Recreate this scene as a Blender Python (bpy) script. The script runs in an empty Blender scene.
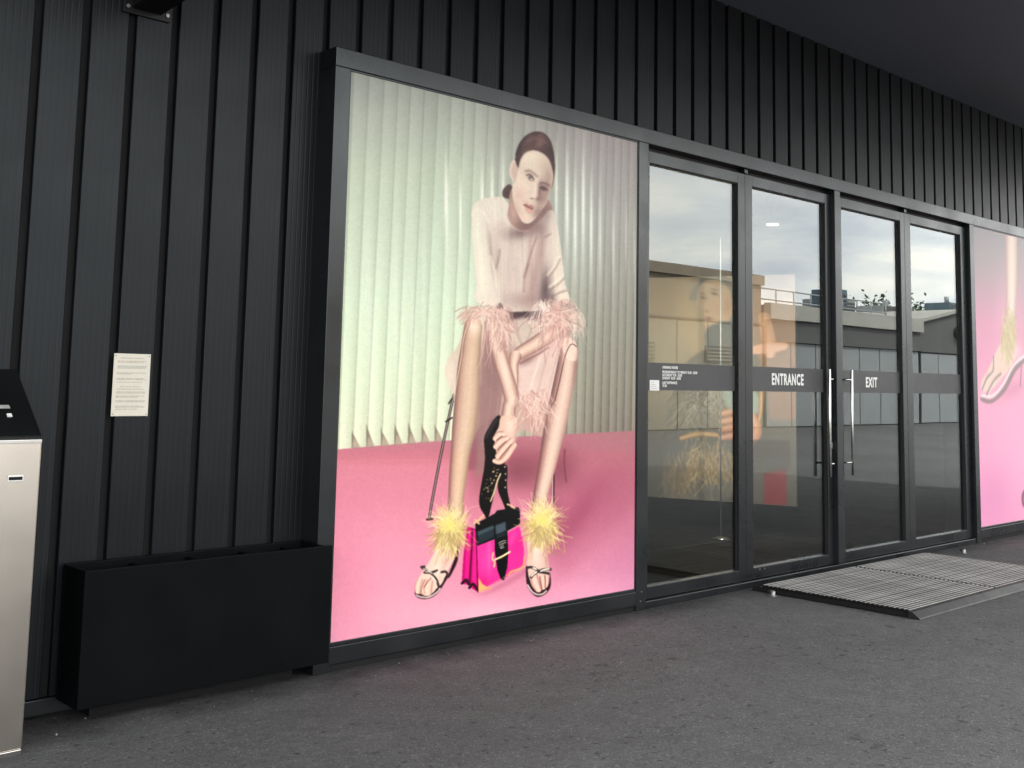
import bpy, bmesh, math, random
import numpy as np
from mathutils import Matrix, Vector

# ================================================================ camera
# Measured from the photograph: X runs right along the facade, Y into it, Z up; the camera stands at the origin, 1.5 m up.
F_PX, CX, CY = 1110.0, 512.0, 256.5
YAW, PITCH, ROLL, CAM_H = 0.760720, 0.110413, -0.019829, 1.5
def camera_axes():
    cy, sy, cp, sp = math.cos(YAW), math.sin(YAW), math.cos(PITCH), math.sin(PITCH)
    f = np.array([sy*cp, cy*cp, sp]); r = np.array([cy, -sy, 0]); d = -np.cross(r, f)
    c, s = math.cos(ROLL), math.sin(ROLL)
    return np.array([c*r+s*d, -s*r+c*d, f])
AX = camera_axes()
def proj(x, y, z):
    q = [AX[i][0]*x+AX[i][1]*y+AX[i][2]*(z-CAM_H) for i in range(3)]
    return F_PX*q[0]/q[2]+CX, F_PX*q[1]/q[2]+CY
sc = bpy.context.scene
COL = sc.collection
cam = bpy.data.cameras.new('camera')
cam.sensor_width = 36.0; cam.lens = F_PX/1024*36.0
cam.shift_x = 0.0; cam.shift_y = -(384-CY)/1024
cam.clip_start = 0.05; cam.clip_end = 2000
co = bpy.data.objects.new('camera', cam); COL.objects.link(co)
r, d, f = AX
co.matrix_world = Matrix(((r[0], -d[0], -f[0], 0), (r[1], -d[1], -f[1], 0), (r[2], -d[2], -f[2], CAM_H), (0, 0, 0, 1)))
sc.camera = co

# ================================================================ sky, sun, exposure
SUN_EL, SUN_AZ = math.radians(50), math.radians(24)       # azimuth from +Y, clockwise: hazy sun behind the building
w = bpy.data.worlds.new('World'); sc.world = w; w.use_nodes = True
nt = w.node_tree; N = nt.nodes; Lk = nt.links; N.clear()
def nd(tree, t, **kw):
    n = tree.nodes.new(t)
    for k, v in kw.items():
        if k.startswith('i_'):
            key = k[2:]; n.inputs[int(key) if key.isdigit() else key.replace('_', ' ')].default_value = v
        else: setattr(n, k, v)
    return n
sky = nd(nt, 'ShaderNodeTexSky', sky_type='NISHITA', sun_disc=False, sun_elevation=SUN_EL, sun_rotation=SUN_AZ, air_density=1.6, dust_density=3.0)
skys = nd(nt, 'ShaderNodeVectorMath', operation='SCALE', i_Scale=0.085)
Lk.new(sky.outputs[0], skys.inputs[0])
tc = nd(nt, 'ShaderNodeTexCoord')
# cloud deck: project the view direction on a flat layer so clouds shrink towards the horizon
sep = nd(nt, 'ShaderNodeSeparateXYZ'); Lk.new(tc.outputs['Generated'], sep.inputs[0])
zz = nd(nt, 'ShaderNodeMath', operation='MAXIMUM', i_1=0.0); Lk.new(sep.outputs['Z'], zz.inputs[0])
za = nd(nt, 'ShaderNodeMath', operation='ADD', i_1=0.16); Lk.new(zz.outputs[0], za.inputs[0])
dx = nd(nt, 'ShaderNodeMath', operation='DIVIDE'); dy = nd(nt, 'ShaderNodeMath', operation='DIVIDE')
Lk.new(sep.outputs['X'], dx.inputs[0]); Lk.new(za.outputs[0], dx.inputs[1]); Lk.new(sep.outputs['Y'], dy.inputs[0]); Lk.new(za.outputs[0], dy.inputs[1])
cmb = nd(nt, 'ShaderNodeCombineXYZ'); Lk.new(dx.outputs[0], cmb.inputs[0]); Lk.new(dy.outputs[0], cmb.inputs[1])
n1 = nd(nt, 'ShaderNodeTexNoise', i_Scale=1.5, i_Detail=7.0, i_Roughness=0.55, i_Distortion=0.3); Lk.new(cmb.outputs[0], n1.inputs['Vector'])
n2 = nd(nt, 'ShaderNodeTexNoise', i_Scale=0.9, i_Detail=5.0, i_Roughness=0.5); Lk.new(cmb.outputs[0], n2.inputs['Vector'])
cr = nd(nt, 'ShaderNodeValToRGB'); Lk.new(n1.outputs['Fac'], cr.inputs[0])
cr.color_ramp.elements[0].position = 0.34; cr.color_ramp.elements[0].color = (0.86, 0.90, 0.96, 1)
cr.color_ramp.elements[1].position = 0.66; cr.color_ramp.elements[1].color = (1.48, 1.40, 1.26, 1)
e = cr.color_ramp.elements.new(0.5); e.color = (1.12, 1.13, 1.12, 1)
cov = nd(nt, 'ShaderNodeMapRange', i_1=0.22, i_2=0.42, i_3=0.75, i_4=1.0); Lk.new(n2.outputs['Fac'], cov.inputs[0])
mixw = nd(nt, 'ShaderNodeMix', data_type='RGBA'); Lk.new(cov.outputs[0], mixw.inputs[0]); Lk.new(skys.outputs[0], mixw.inputs[6]); Lk.new(cr.outputs[0], mixw.inputs[7])
bg = nd(nt, 'ShaderNodeBackground', i_Strength=1.75); Lk.new(mixw.outputs[2], bg.inputs[0])
wo = nd(nt, 'ShaderNodeOutputWorld'); Lk.new(bg.outputs[0], wo.inputs[0])
sun = bpy.data.lights.new('sun', 'SUN'); sun.energy = 4.5; sun.angle = math.radians(3); sun.color = (1, .96, .9)
so = bpy.data.objects.new('sun', sun); COL.objects.link(so)
sd = Vector((math.sin(SUN_AZ)*math.cos(SUN_EL), math.cos(SUN_AZ)*math.cos(SUN_EL), math.sin(SUN_EL)))
so.rotation_euler = (-sd).to_track_quat('-Z', 'Y').to_euler()
sc.view_settings.view_transform = 'Standard'; sc.view_settings.look = 'None'
sc.view_settings.exposure = 0.90; sc.view_settings.gamma = 1.0; sc.view_settings.use_curve_mapping = False
sc.cycles.max_bounces = 8; sc.cycles.transparent_max_bounces = 16; sc.cycles.caustics_reflective = False; sc.cycles.caustics_refractive = False

# ---------------------------------------------------------------- print painter
# Posters are flat prints: they are drawn here stroke by stroke into generated images.
class Canvas:
    def __init__(s, x0, y0, x1, y1, k):
        s.x0, s.y0, s.k = x0, y0, k
        s.W, s.H = int((x1-x0)*k), int((y1-y0)*k)
        s.a = np.zeros((s.H, s.W, 3), np.float32)
        s.gy, s.gx = np.mgrid[0:s.H, 0:s.W].astype(np.float32)
        s.gx = s.gx/k + x0; s.gy = s.gy/k + y0
    def mask(s, pts, soft=0.6, smooth=True):
        p = np.array(pts, float)
        if smooth: p = spline(p, True)
        q = (p - (s.x0, s.y0))*s.k
        m = np.zeros((s.H, s.W+1), np.int32)
        for (ax, ay), (bx, by) in zip(q, np.roll(q, -1, 0)):
            if ay == by: continue
            if ay > by: ax, ay, bx, by = bx, by, ax, ay
            r = np.arange(max(0, math.ceil(ay)), min(s.H, math.ceil(by)))
            if len(r) == 0: continue
            xx = ax + (r-ay)*(bx-ax)/(by-ay)
            m[r, np.clip(np.ceil(xx).astype(int), 0, s.W)] += 1
        m = (np.cumsum(m, 1)[:, :s.W] % 2).astype(np.float32)
        return blur(m, soft*s.k)
    def put(s, m, col, alpha=1.0, clip=None):
        m = m*alpha
        if clip is not None: m = m*clip
        ys = np.where(m.max(1) > 1e-3)[0]; xs = np.where(m.max(0) > 1e-3)[0]
        if len(ys) == 0: return
        sl = (slice(ys[0], ys[-1]+1), slice(xs[0], xs[-1]+1))
        mm = m[sl][..., None]
        c = np.asarray(col, np.float32)/255
        if c.ndim == 3: c = c[sl]
        s.a[sl] = s.a[sl]*(1-mm) + c*mm
    def poly(s, pts, col, soft=0.5, smooth=True, alpha=1.0, clip=None):
        m = s.mask(pts, soft, smooth); s.put(m, col, alpha, clip); return m
    def blob(s, x, y, rx, ry, col, alpha=1.0, rot=0, clip=None, hard=1.0):
        c, n = math.cos(math.radians(rot)), math.sin(math.radians(rot))
        dx, dy = s.gx-x, s.gy-y
        d = ((dx*c+dy*n)/rx)**2 + ((-dx*n+dy*c)/ry)**2
        s.put(np.exp(-d**hard), col, alpha, clip)
    def limb(s, pts, rad, ramp, soft=0.5, alpha=1.0, clip=None):
        # tapered tube: ramp = colours across it from its left to its right side
        n = 40
        P = spline(np.array([(x, y, r) for (x, y), r in zip(pts, rad)], float), False, n//max(1, len(pts)-1)+2)
        r1 = P[:, 2].max()+3
        ix0 = int(max(0, (P[:, 0].min()-r1-s.x0)*s.k)); ix1 = int(min(s.W, (P[:, 0].max()+r1-s.x0)*s.k))
        iy0 = int(max(0, (P[:, 1].min()-r1-s.y0)*s.k)); iy1 = int(min(s.H, (P[:, 1].max()+r1-s.y0)*s.k))
        gx, gy = s.gx[iy0:iy1, ix0:ix1], s.gy[iy0:iy1, ix0:ix1]
        best = np.full(gx.shape, 1e9, np.float32); lat = np.zeros_like(best)
        for a, b in zip(P[:-1], P[1:]):
            d = b[:2]-a[:2]; L = max(1e-6, float(d @ d))
            t = np.clip(((gx-a[0])*d[0]+(gy-a[1])*d[1])/L, 0, 1)
            r = a[2]+(b[2]-a[2])*t
            ex, ey = gx-a[0]-t*d[0], gy-a[1]-t*d[1]
            dist = np.sqrt(ex*ex+ey*ey)-r
            side = (ex*d[1]-ey*d[0])/math.sqrt(L)/r
            w = dist < best
            best = np.where(w, dist, best); lat = np.where(w, side, lat)
        m = np.zeros((s.H, s.W), np.float32)
        m[iy0:iy1, ix0:ix1] = np.clip(0.5-best/(2*soft), 0, 1)
        cr = np.array(ramp, float); xs = np.linspace(-1, 1, len(cr))
        col = np.zeros((s.H, s.W, 3), np.float32)
        for i in range(3): col[iy0:iy1, ix0:ix1, i] = np.interp(lat, xs, cr[:, i])
        s.put(m, col, alpha, clip)
        return m
    def strokes(s, lines, width, col, alpha=1.0, clip=None, soft=.3):
        cov = np.zeros((s.H, s.W), np.float32)
        ww = width*s.k
        for ln in lines:
            p = np.array(ln, float)
            if len(p) > 2: p = spline(p, False, 10)
            seg = np.hypot(*np.diff(p, axis=0).T); L = np.concatenate([[0], np.cumsum(seg)])
            m = max(2, int(L[-1]*s.k*3.2))
            t = np.linspace(0, L[-1], m)
            x = (np.interp(t, L, p[:, 0])-s.x0)*s.k; y = (np.interp(t, L, p[:, 1])-s.y0)*s.k
            one = np.zeros(1, np.float32)
            for ox in np.arange(-math.ceil(ww/2)+.5, math.ceil(ww/2)+.5, 1.0) if ww > 1.5 else (0,):
                for oy in np.arange(-math.ceil(ww/2)+.5, math.ceil(ww/2)+.5, 1.0) if ww > 1.5 else (0,):
                    if ox*ox+oy*oy > ww*ww/4+.6: continue
                    xi = np.floor(x+ox).astype(int); yi = np.floor(y+oy).astype(int)
                    ok = (xi >= 0) & (xi < s.W-1) & (yi >= 0) & (yi < s.H-1)
                    fx, fy = (x+ox-xi)[ok], (y+oy-yi)[ok]; xi, yi = xi[ok], yi[ok]
                    cov[yi, xi] = np.maximum(cov[yi, xi], (1-fx)*(1-fy)*1.6); cov[yi, xi+1] = np.maximum(cov[yi, xi+1], fx*(1-fy)*1.6)
                    cov[yi+1, xi] = np.maximum(cov[yi+1, xi], (1-fx)*fy*1.6); cov[yi+1, xi+1] = np.maximum(cov[yi+1, xi+1], fx*fy*1.6)
        s.put(blur(np.clip(cov, 0, 1), soft*s.k), col, alpha, clip)
    def plume(s, cx, cy, n, a0, a1, l0, l1, cols, seed, width=0.4, droop=0.0, rx=2.0, ry=2.0, alpha=.8):
        rnd = random.Random(seed)
        for c in cols:
            ls = []
            for _ in range(n//len(cols)):
                a = math.radians(rnd.uniform(a0, a1)); L = rnd.uniform(l0, l1)
                x, y = cx+rnd.gauss(0, rx), cy+rnd.gauss(0, ry)
                b = a+rnd.gauss(0, .35)
                mx, my = x+math.cos(a)*L*.5, y-math.sin(a)*L*.5
                ls.append([(x, y), (mx, my), (mx+math.cos(b)*L*.5, my-math.sin(b)*L*.5+droop*L)])
            s.strokes(ls, width, c, alpha)
    def fountain(s, cx, cy, n, sx, ln, cols, seed, width=.5, alpha=.6, jx=3.0, bias=0.0, lift=.15):
        # drooping strands: out to the side first, then down
        rnd = random.Random(seed)
        for c in cols:
            ls = []
            for _ in range(n//len(cols)):
                dx = rnd.uniform(-1, 1)*sx+bias; L = ln*rnd.uniform(.45, 1)*(1-.35*abs(dx)/(sx+abs(bias)+1e-6)); x = cx+rnd.gauss(0, jx); y = cy+rnd.gauss(0, jx*.5)
                wv = rnd.gauss(0, 1)*(1.2+.10*L); ls.append([(x, y), (x+dx*.55, y-lift*L+rnd.gauss(0, 1.5)), (x+dx*.95+wv*.4, y+L*.45), (x+dx*rnd.uniform(.6, 1.3)+wv, y+L*rnd.uniform(.85, 1))])
            s.strokes(ls, width*rnd.uniform(.7, 1.3), c, alpha*rnd.uniform(.8, 1.1), None, rnd.uniform(.2, .45))
    def warp(s, w, h, tofn):
        # resample into a rectangular print: tofn maps print (u right, v up) to drawing coordinates
        v, u = np.mgrid[0:h, 0:w].astype(np.float64)
        x, y = tofn((u+.5)/w, (v+.5)/h)
        fx = np.clip((x-s.x0)*s.k-.5, 0, s.W-1.001); fy = np.clip((y-s.y0)*s.k-.5, 0, s.H-1.001)
        xi, yi = fx.astype(int), fy.astype(int); fx = (fx-xi)[..., None]; fy = (fy-yi)[..., None]
        A = s.a
        return (A[yi, xi]*(1-fx)+A[yi, xi+1]*fx)*(1-fy)+(A[yi+1, xi]*(1-fx)+A[yi+1, xi+1]*fx)*fy
def spline(p, closed, n=8):
    p = np.asarray(p, float)
    q = np.vstack([p[-1:], p, p[:2]]) if closed else np.vstack([2*p[:1]-p[1:2], p, 2*p[-1:]-p[-2:-1]])
    t = np.linspace(0, 1, n, endpoint=False)[:, None]
    out = []
    for i in range(1, len(q)-2):
        a, b, c, d = q[i-1:i+3]
        out.append(0.5*(2*b+(c-a)*t+(2*a-5*b+4*c-d)*t**2+(3*b-a-3*c+d)*t**3))
    if not closed: out.append(p[-1:])
    return np.vstack(out)
def blur(m, r):
    if r < .35: return m
    n = max(1, int(math.ceil(r*2))); k = np.exp(-(np.arange(-n, n+1)/r)**2).astype(np.float32); k /= k.sum()
    ys = np.where(m.max(1) > 0)[0]; xs = np.where(m.max(0) > 0)[0]
    if len(ys) == 0: return m
    y0, y1, x0, x1 = max(0, ys[0]-n), min(m.shape[0], ys[-1]+n+1), max(0, xs[0]-n), min(m.shape[1], xs[-1]+n+1)
    sub = np.pad(m[y0:y1, x0:x1], n, mode='edge')
    t = sum(k[i]*sub[:, i:sub.shape[1]-2*n+i] for i in range(2*n+1))
    t = sum(k[i]*t[i:t.shape[0]-2*n+i] for i in range(2*n+1))
    out = np.zeros_like(m); out[y0:y1, x0:x1] = t
    return out
def zm(ox, oy, k):
    return lambda *p: [(ox+p[i]/k, oy+p[i+1]/k) for i in range(0, len(p), 2)]

def paint_main():
    C = Canvas(322, 60, 646, 652, 2.6)
    X, Y = C.gx, C.gy
    rnd = random.Random(5)
    def grad(ys, cols):
        return np.stack([np.interp(Y, ys, [c[i] for c in cols]) for i in range(3)], -1).astype(np.float32)
    # --- blinds
    L = grad([60, 110, 170, 300, 380, 455], [(150, 155, 152), (174, 182, 174), (190, 202, 186), (204, 222, 200), (208, 222, 196), (212, 216, 192)])  # grey top has canopy shade and surface haze painted in
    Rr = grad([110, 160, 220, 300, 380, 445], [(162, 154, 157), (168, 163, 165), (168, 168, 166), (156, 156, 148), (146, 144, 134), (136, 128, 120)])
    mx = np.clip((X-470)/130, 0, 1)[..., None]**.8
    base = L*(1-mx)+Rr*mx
    top = [336.5, 352.8, 368.4, 384, 398, 410.7, 424.5, 438.4, 452, 465, 476, 489, 502, 514.7, 526, 537, 548.5, 558, 566.8, 576, 583.7, 592.8, 600.6, 608.4, 615.5, 622.8, 630.6, 638, 646]
    bot = [322.0, 337.5, 351.7, 366, 380.8, 394, 408, 421, 434.6, 448, 461, 474, 487, 500, 512, 524, 536, 547.5, 557, 566, 575, 583.5, 592, 600, 608, 615.5, 623, 630.5, 638]
    tt = (Y-70)/375
    sh = np.zeros_like(X)
    for i in range(len(top)-1):
        a = top[i]+(bot[i]-top[i])*tt; b = top[i+1]+(bot[i+1]-top[i+1])*tt
        u = (X-a)/(b-a); ins = (u >= 0) & (u < 1)
        tone = rnd.uniform(-6, 6)
        lowf = np.clip((Y-150)/250, 0, 1)
        prof = tone*.7+np.interp(u, [0, .06, .14, .5, .8, 1], [-34, -14, 9, 4, -5, -13])*(.6+.6*lowf)
        sh = np.where(ins, prof, sh)
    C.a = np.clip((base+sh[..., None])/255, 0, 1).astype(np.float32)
    for x, y, rx, ry, al in [(446, 200, 2.2, 40, .75), (460, 210, 1.6, 34, .6), (482, 205, 2.4, 34, .7), (492, 200, 2.2, 34, .65), (503, 195, 2, 36, .55), (476, 250, 1.5, 30, .3), (556, 190, 2, 38, .6),
                             (567, 205, 2.2, 44, .8), (575, 225, 2, 42, .75), (583, 205, 2, 48, .75), (591, 225, 1.8, 46, .7), (600, 235, 1.8, 42, .4), (613, 240, 1.6, 36, .38), (626, 235, 1.4, 36, .3), (634, 250, 1.2, 36, .3),
                             (424, 300, 3, 90, .22), (396, 330, 4, 90, .22), (369, 330, 5, 90, .2), (412, 330, 3, 80, .2)]:
        C.blob(x, y, rx*.85, ry, (250, 255, 246), min(1, al*1.2))
    C.blob(436, 262, 10, 90, (205, 232, 208), .35); C.blob(410, 250, 12, 60, (196, 214, 196), .3)
    C.blob(575, 230, 30, 60, (196, 212, 206), .28)
    # --- floor
    fl = grad([428, 452, 461, 466, 500, 560, 640], [(190, 116, 132), (198, 120, 138), (204, 124, 142), (212, 132, 152), (214, 132, 156), (218, 138, 166), (222, 152, 182)])
    fr = grad([428, 455, 470, 510, 560, 600], [(176, 118, 128), (182, 116, 130), (188, 116, 134), (196, 122, 148), (204, 130, 164), (212, 144, 180)])
    mxf = np.clip((X-520)/110, 0, 1)[..., None]
    yb = np.interp(X, [322, 336, 352, 420, 520, 640], [452, 449, 447.5, 441.5, 436, 430])
    fm = blur(np.clip((Y-yb)*1.5, 0, 1).astype(np.float32), .6)
    C.put(fm, fl*(1-mxf)+fr*mxf)
    Zc = zm(335, 380, 4.8)
    for k, (ex, top_y) in enumerate([(80, 232), (150, 205), (220, 225), (285, 200), (350, 195), (415, 205), (478, 205)]):
        ex2 = ex+38; ybm = 325-k*5
        C.poly(Zc(ex, top_y, ex+4, top_y+20, ex2-8, ybm-20, ex2, ybm, ex-1, ybm), (128, 116, 100), .5, False, .85)
        C.poly(Zc(ex+10, ybm-50, ex2+8, ybm-2, ex+2, ybm), (196, 176, 162), .8, False, .7)
    C.strokes([Zc(-60, 396, 250, 386, 560, 385)], 2.4, (216, 132, 148), .5, None, 1.2)
    C.blob(400, 560, 60, 60, (244, 168, 190), .35); C.blob(420, 615, 90, 25, (228, 166, 188), .5); C.blob(345, 600, 25, 50, (226, 134, 160), .4)
    C.blob(600, 490, 40, 40, (150, 76, 98), .25); C.blob(560, 470, 20, 22, (120, 62, 78), .55); C.blob(520, 470, 30, 22, (126, 70, 84), .75); C.blob(478, 470, 14, 30, (150, 84, 98), .5)
    C.blob(575, 520, 13, 42, (150, 70, 98), .62, 35); C.blob(556, 520, 8, 22, (130, 66, 86), .5)
    C.poly([(560, 500), (600, 470), (637, 470), (637, 500), (600, 540), (566, 575), (556, 575)], (172, 92, 120), 8, True, .32)
    C.blob(590, 600, 50, 20, (240, 170, 200), .4); C.blob(500, 615, 60, 14, (246, 190, 212), .5)
    # --- stool
    Z4 = zm(425, 380, 6.4); Z5 = zm(400, 480, 5.91)
    for w, c in ((2.6, (38, 30, 32)), (1.0, (205, 180, 178))):
        C.strokes([Z4(185, 85, 110, 430, 45, 768)+Z5(205, 80, 172, 228)[1:]], w, c, .95)
    C.strokes([Z5(160, 232, 188, 228)], 2.4, (60, 35, 42), 1)
    C.strokes([Z4(150, 150, 172, 118), Z4(132, 265, 172, 240)], 1.4, (40, 36, 34), .9)
    C.strokes([Z4(893, 440, 890, 540, 903, 650)], 1.2, (120, 66, 80), .7)
    C.strokes([Z4(822, 590, 822, 790)], 1.8, (40, 28, 32), .9); C.strokes([Z4(816, 590, 816, 790)], .8, (225, 200, 205), .9)
    # --- skirt
    Z3 = zm(440, 290, 6.827)
    C.poly(Z3(190, 200, 120, 380, 55, 470, 35, 560, 60, 640, 100, 720, 200, 760, 300, 740, 300, 200), (214, 196, 182), .8)
    C.blob(449, 372, 5, 18, (236, 220, 208), .6)
    skirt = C.poly(Z3(410, 90, 640, 90, 740, 60, 900, 340, 900, 520, 830, 760, 780, 900, 700, 1000, 560, 960, 400, 1060, 300, 1080, 270, 700, 300, 300), (196, 166, 156), .8)
    C.blob(524, 312, 26, 14, (92, 74, 84), .9, clip=skirt); C.blob(505, 308, 10, 9, (104, 84, 92), .6, clip=skirt); C.blob(524, 338, 12, 12, (206, 186, 184), .8, clip=skirt)
    C.blob(492, 385, 9, 42, (126, 92, 100), .8, clip=skirt); C.blob(486, 420, 9, 36, (150, 108, 114), .6, clip=skirt); C.blob(500, 355, 8, 20, (168, 128, 130), .6, clip=skirt)
    C.poly(Z3(545, 470, 740, 370, 830, 330, 890, 480, 830, 740, 560, 770, 540, 600), (228, 194, 192), 2.5, True, .95, skirt)
    C.blob(540, 372, 12, 9, (176, 132, 138), .7, -30, skirt); C.blob(528, 366, 5, 10, (236, 214, 206), .7, clip=skirt); C.blob(556, 392, 8, 14, (244, 218, 214), .6, clip=skirt)
    C.poly(Z4(330, 60, 470, 90, 480, 230, 430, 260, 370, 370, 330, 420, 300, 480, 280, 470), (172, 126, 130), 1.5, True, .8)
    C.strokes([Z4(470, 120, 455, 210), Z4(497, 100, 478, 215)], 1.4, (222, 190, 178), .7, None, .6)
    C.poly(Z4(330, 330, 450, 230, 400, 380, 390, 540, 340, 560, 270, 560), (148, 92, 106), 2, True, .75)
    C.poly([(500, 303), (524, 308), (548, 304), (556, 312), (542, 322), (532, 316), (516, 318), (506, 322), (499, 314)], (84, 66, 72), 1.6, True, .9)
    C.poly([(511, 322), (524, 318), (537, 322), (544, 330), (532, 338), (522, 346), (512, 344), (508, 332)], (212, 194, 182), 2.0, True, .9)
    C.strokes([[(516, 322), (518, 334), (522, 346)], [(530, 320), (531, 330), (526, 342)]], 1.2, (176, 150, 144), .6, None, .9)
    C.poly([(484, 340), (496, 352), (502, 380), (500, 410), (494, 440), (484, 470), (476, 474), (478, 430), (480, 380)], (160, 124, 124), 2.2, True, .75)
    C.strokes([[(500, 384), (496, 420), (488, 452)], [(492, 372), (489, 410), (482, 446)]], 1.4, (172, 132, 132), .55, None, .9)
    C.poly([(522, 362), (540, 354), (560, 348), (566, 362), (558, 392), (546, 402), (524, 402), (519, 382)], (226, 198, 190), 2.4, True, .85)
    C.strokes([[(548, 352), (542, 374), (536, 398)], [(558, 350), (552, 376), (546, 400)]], 1.6, (202, 168, 162), .6, None, 1.0); C.strokes([[(540, 356), (534, 376), (528, 396)]], 1.6, (242, 222, 214), .7, None, 1.0)
    C.blob(527, 360, 9, 4, (150, 108, 110), .7, -28)
    # --- far leg (right) and near leg (left)
    legc = [(182, 138, 130), (220, 188, 174), (232, 204, 190), (220, 186, 174), (180, 136, 130), (118, 80, 82)]
    C.limb([(568, 352), (563, 385), (556, 420), (550, 450), (545, 475), (540, 498), (537, 530), (538, 556)], [8.2, 10.2, 11, 9.6, 8.3, 7.4, 7, 9], legc[::-1])
    C.poly(Z3(830, 345, 870, 320, 915, 345, 935, 400, 930, 480, 870, 470, 840, 420), (240, 212, 200), .8)
    C.blob(575.6, 368, 2.2, 18, (170, 120, 116), .6, 6)
    C.strokes([Z3(930, 385, 905, 368, 880, 385, 850, 460, 815, 620, 785, 745)+Z4(830, 130, 795, 190, 775, 225)], .75, (92, 58, 54), .9)
    C.strokes([Z4(775, 205, 790, 232), Z4(805, 178, 790, 215)], .9, (140, 96, 84), .9)
    legn = [(168, 132, 116), (206, 174, 150), (222, 192, 168), (218, 184, 162), (196, 156, 140), (134, 96, 92)]
    C.limb([(473, 326), (471, 345), (468.5, 370), (467, 396), (464, 427), (460.5, 450), (458, 474), (456, 497), (455, 530), (452, 545)], [9, 9.8, 11.4, 12.2, 12, 9.8, 9, 7.9, 7.8, 8], legn[::-1])
    C.blob(474, 327, 7, 8, (246, 224, 208), .75); C.blob(470, 342, 5, 5, (214, 172, 156), .4)
    C.strokes([Z3(195, 210, 160, 330, 140, 480, 110, 640, 95, 750)], .9, (232, 208, 178), .9); C.strokes([Z3(205, 215, 166, 340, 148, 480, 118, 640)], .6, (150, 116, 100), .6)
    # --- blouse
    Z2 = zm(455, 190, 6.4)
    bl = C.poly(Z2(108, 200, 106, 140, 118, 95, 150, 65, 200, 52, 300, 50, 420, 150, 560, 80, 600, 100, 632, 140, 655, 230, 670, 320, 684, 430, 694, 520, 706, 610, 732, 690, 716, 726, 610, 744, 600, 690, 560, 760, 440, 775, 330, 772, 285, 716, 230, 745, 128, 700, 136, 620, 126, 480, 112, 320), (228, 216, 206), .7)
    C.poly(Z2(210, 280, 300, 200, 420, 270, 560, 240, 580, 420, 600, 600, 560, 760, 330, 770, 280, 640, 250, 460), (214, 197, 189), 3, True, .75, bl)
    for x, y, rx, ry, c, al, ro in [(477, 235, 7, 36, (232, 230, 214), .9, -6), (483, 280, 6, 22, (236, 230, 214), .9, 0), (494, 205, 16, 8, (228, 222, 208), .85, 8), (491, 255, 2.2, 26, (166, 142, 136), .6, -7), (497, 262, 3, 14, (186, 164, 156), .5, 0),
                                    (512, 268, 8, 30, (212, 192, 186), .7, 0), (533, 285, 6, 30, (166, 128, 128), .6, 6), (545, 290, 6, 24, (104, 82, 88), .85, 4), (549, 305, 8, 14, (84, 66, 76), .8, 0), (541, 250, 4.5, 26, (178, 138, 138), .6, 8), (530, 250, 2, 34, (196, 158, 156), .6, 4),
                                    (520, 232, 14, 7, (128, 98, 102), .75, -12), (536, 225, 10, 12, (142, 112, 114), .8, -30), (546, 214, 6, 9, (150, 124, 122), .6, 20), (527, 300, 24, 8, (164, 130, 132), .55, 0), (551, 250, 3.4, 18, (226, 206, 194), .7, 4), (557, 282, 4, 16, (232, 216, 200), .8, -6), (562, 298, 5, 6, (238, 226, 210), .9, 0)]:
        C.blob(x, y, rx, ry, c, al, ro, bl)
    for s_ in [Z2(520, 300, 470, 450, 440, 560), Z2(470, 470, 445, 560, 440, 650), Z2(575, 300, 610, 280), Z2(590, 560, 640, 500, 670, 440), Z2(600, 640, 660, 600, 700, 560), Z2(605, 690, 660, 660, 715, 640), Z2(260, 500, 275, 450, 285, 380)]:
        C.strokes([s_], 1.3, (150, 112, 110), .6, bl, 1.0)
    for s_ in [Z2(590, 545, 640, 480, 668, 420), Z2(602, 620, 660, 575, 698, 540), Z2(130, 120, 180, 140, 210, 200), Z2(225, 420, 252, 520, 262, 620)]:
        C.strokes([s_], 1.6, (242, 234, 220), .7, bl, 1.2)
    g_ = np.random.default_rng(8).normal(0, 1, (C.H, C.W)).astype(np.float32); g_ = blur_all(blur_ax(g_, 42, 0), 2.2); g_ /= g_.std()
    C.a = np.clip(C.a+(g_*bl*.009)[..., None], 0, 1)
    # --- neck, head
    Z1 = zm(490, 120, 6.4)
    C.poly(Z1(125, 410, 85, 440, 78, 480, 95, 498, 140, 500, 150, 450), (92, 66, 66), .7); C.blob(508, 193, 3, 3, (64, 44, 46), .5)
    nk = C.poly(Z1(140, 440, 118, 560, 112, 620, 140, 670, 190, 705, 250, 700, 320, 640, 370, 580, 400, 570, 360, 500, 250, 480), (176, 138, 130), .8)
    C.blob(513, 212, 4, 14, (206, 170, 158), .7, -8, nk); C.blob(528, 224, 14, 7, (122, 92, 94), .75, -25, nk); C.blob(544, 212, 8, 8, (134, 104, 106), .8, 0, nk)
    C.strokes([Z1(112, 600, 135, 665, 185, 706, 240, 708)], .8, (226, 206, 194), .4, None, .8)
    hair = C.poly(Z1(150, 330, 160, 250, 165, 205, 185, 150, 220, 105, 265, 78, 310, 72, 355, 90, 385, 130, 402, 185, 412, 250, 414, 320, 404, 390, 385, 440, 340, 420, 200, 300), (88, 62, 64), .6)
    for k in range(16):
        o = k*11
        C.strokes([Z1(168+o*.2, 240-o*.2, 205+o, 130+abs(k-8)*2, 250+o*.9, 90+abs(k-7)*4)], .8, (120+rnd.randint(-26, 24), 88+rnd.randint(-22, 16), 88+rnd.randint(-20, 16)), .35, hair)
    for k in range(60):
        a0 = rnd.uniform(0, 1); C.strokes([Z1(175+a0*60, 250-a0*130, 230+a0*90, 110+abs(a0-.5)*40, 330+a0*70, 90+a0*90)], .35, rnd.choice(((60, 42, 44), (122, 92, 90), (96, 70, 70))), .4, hair, .2)
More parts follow.
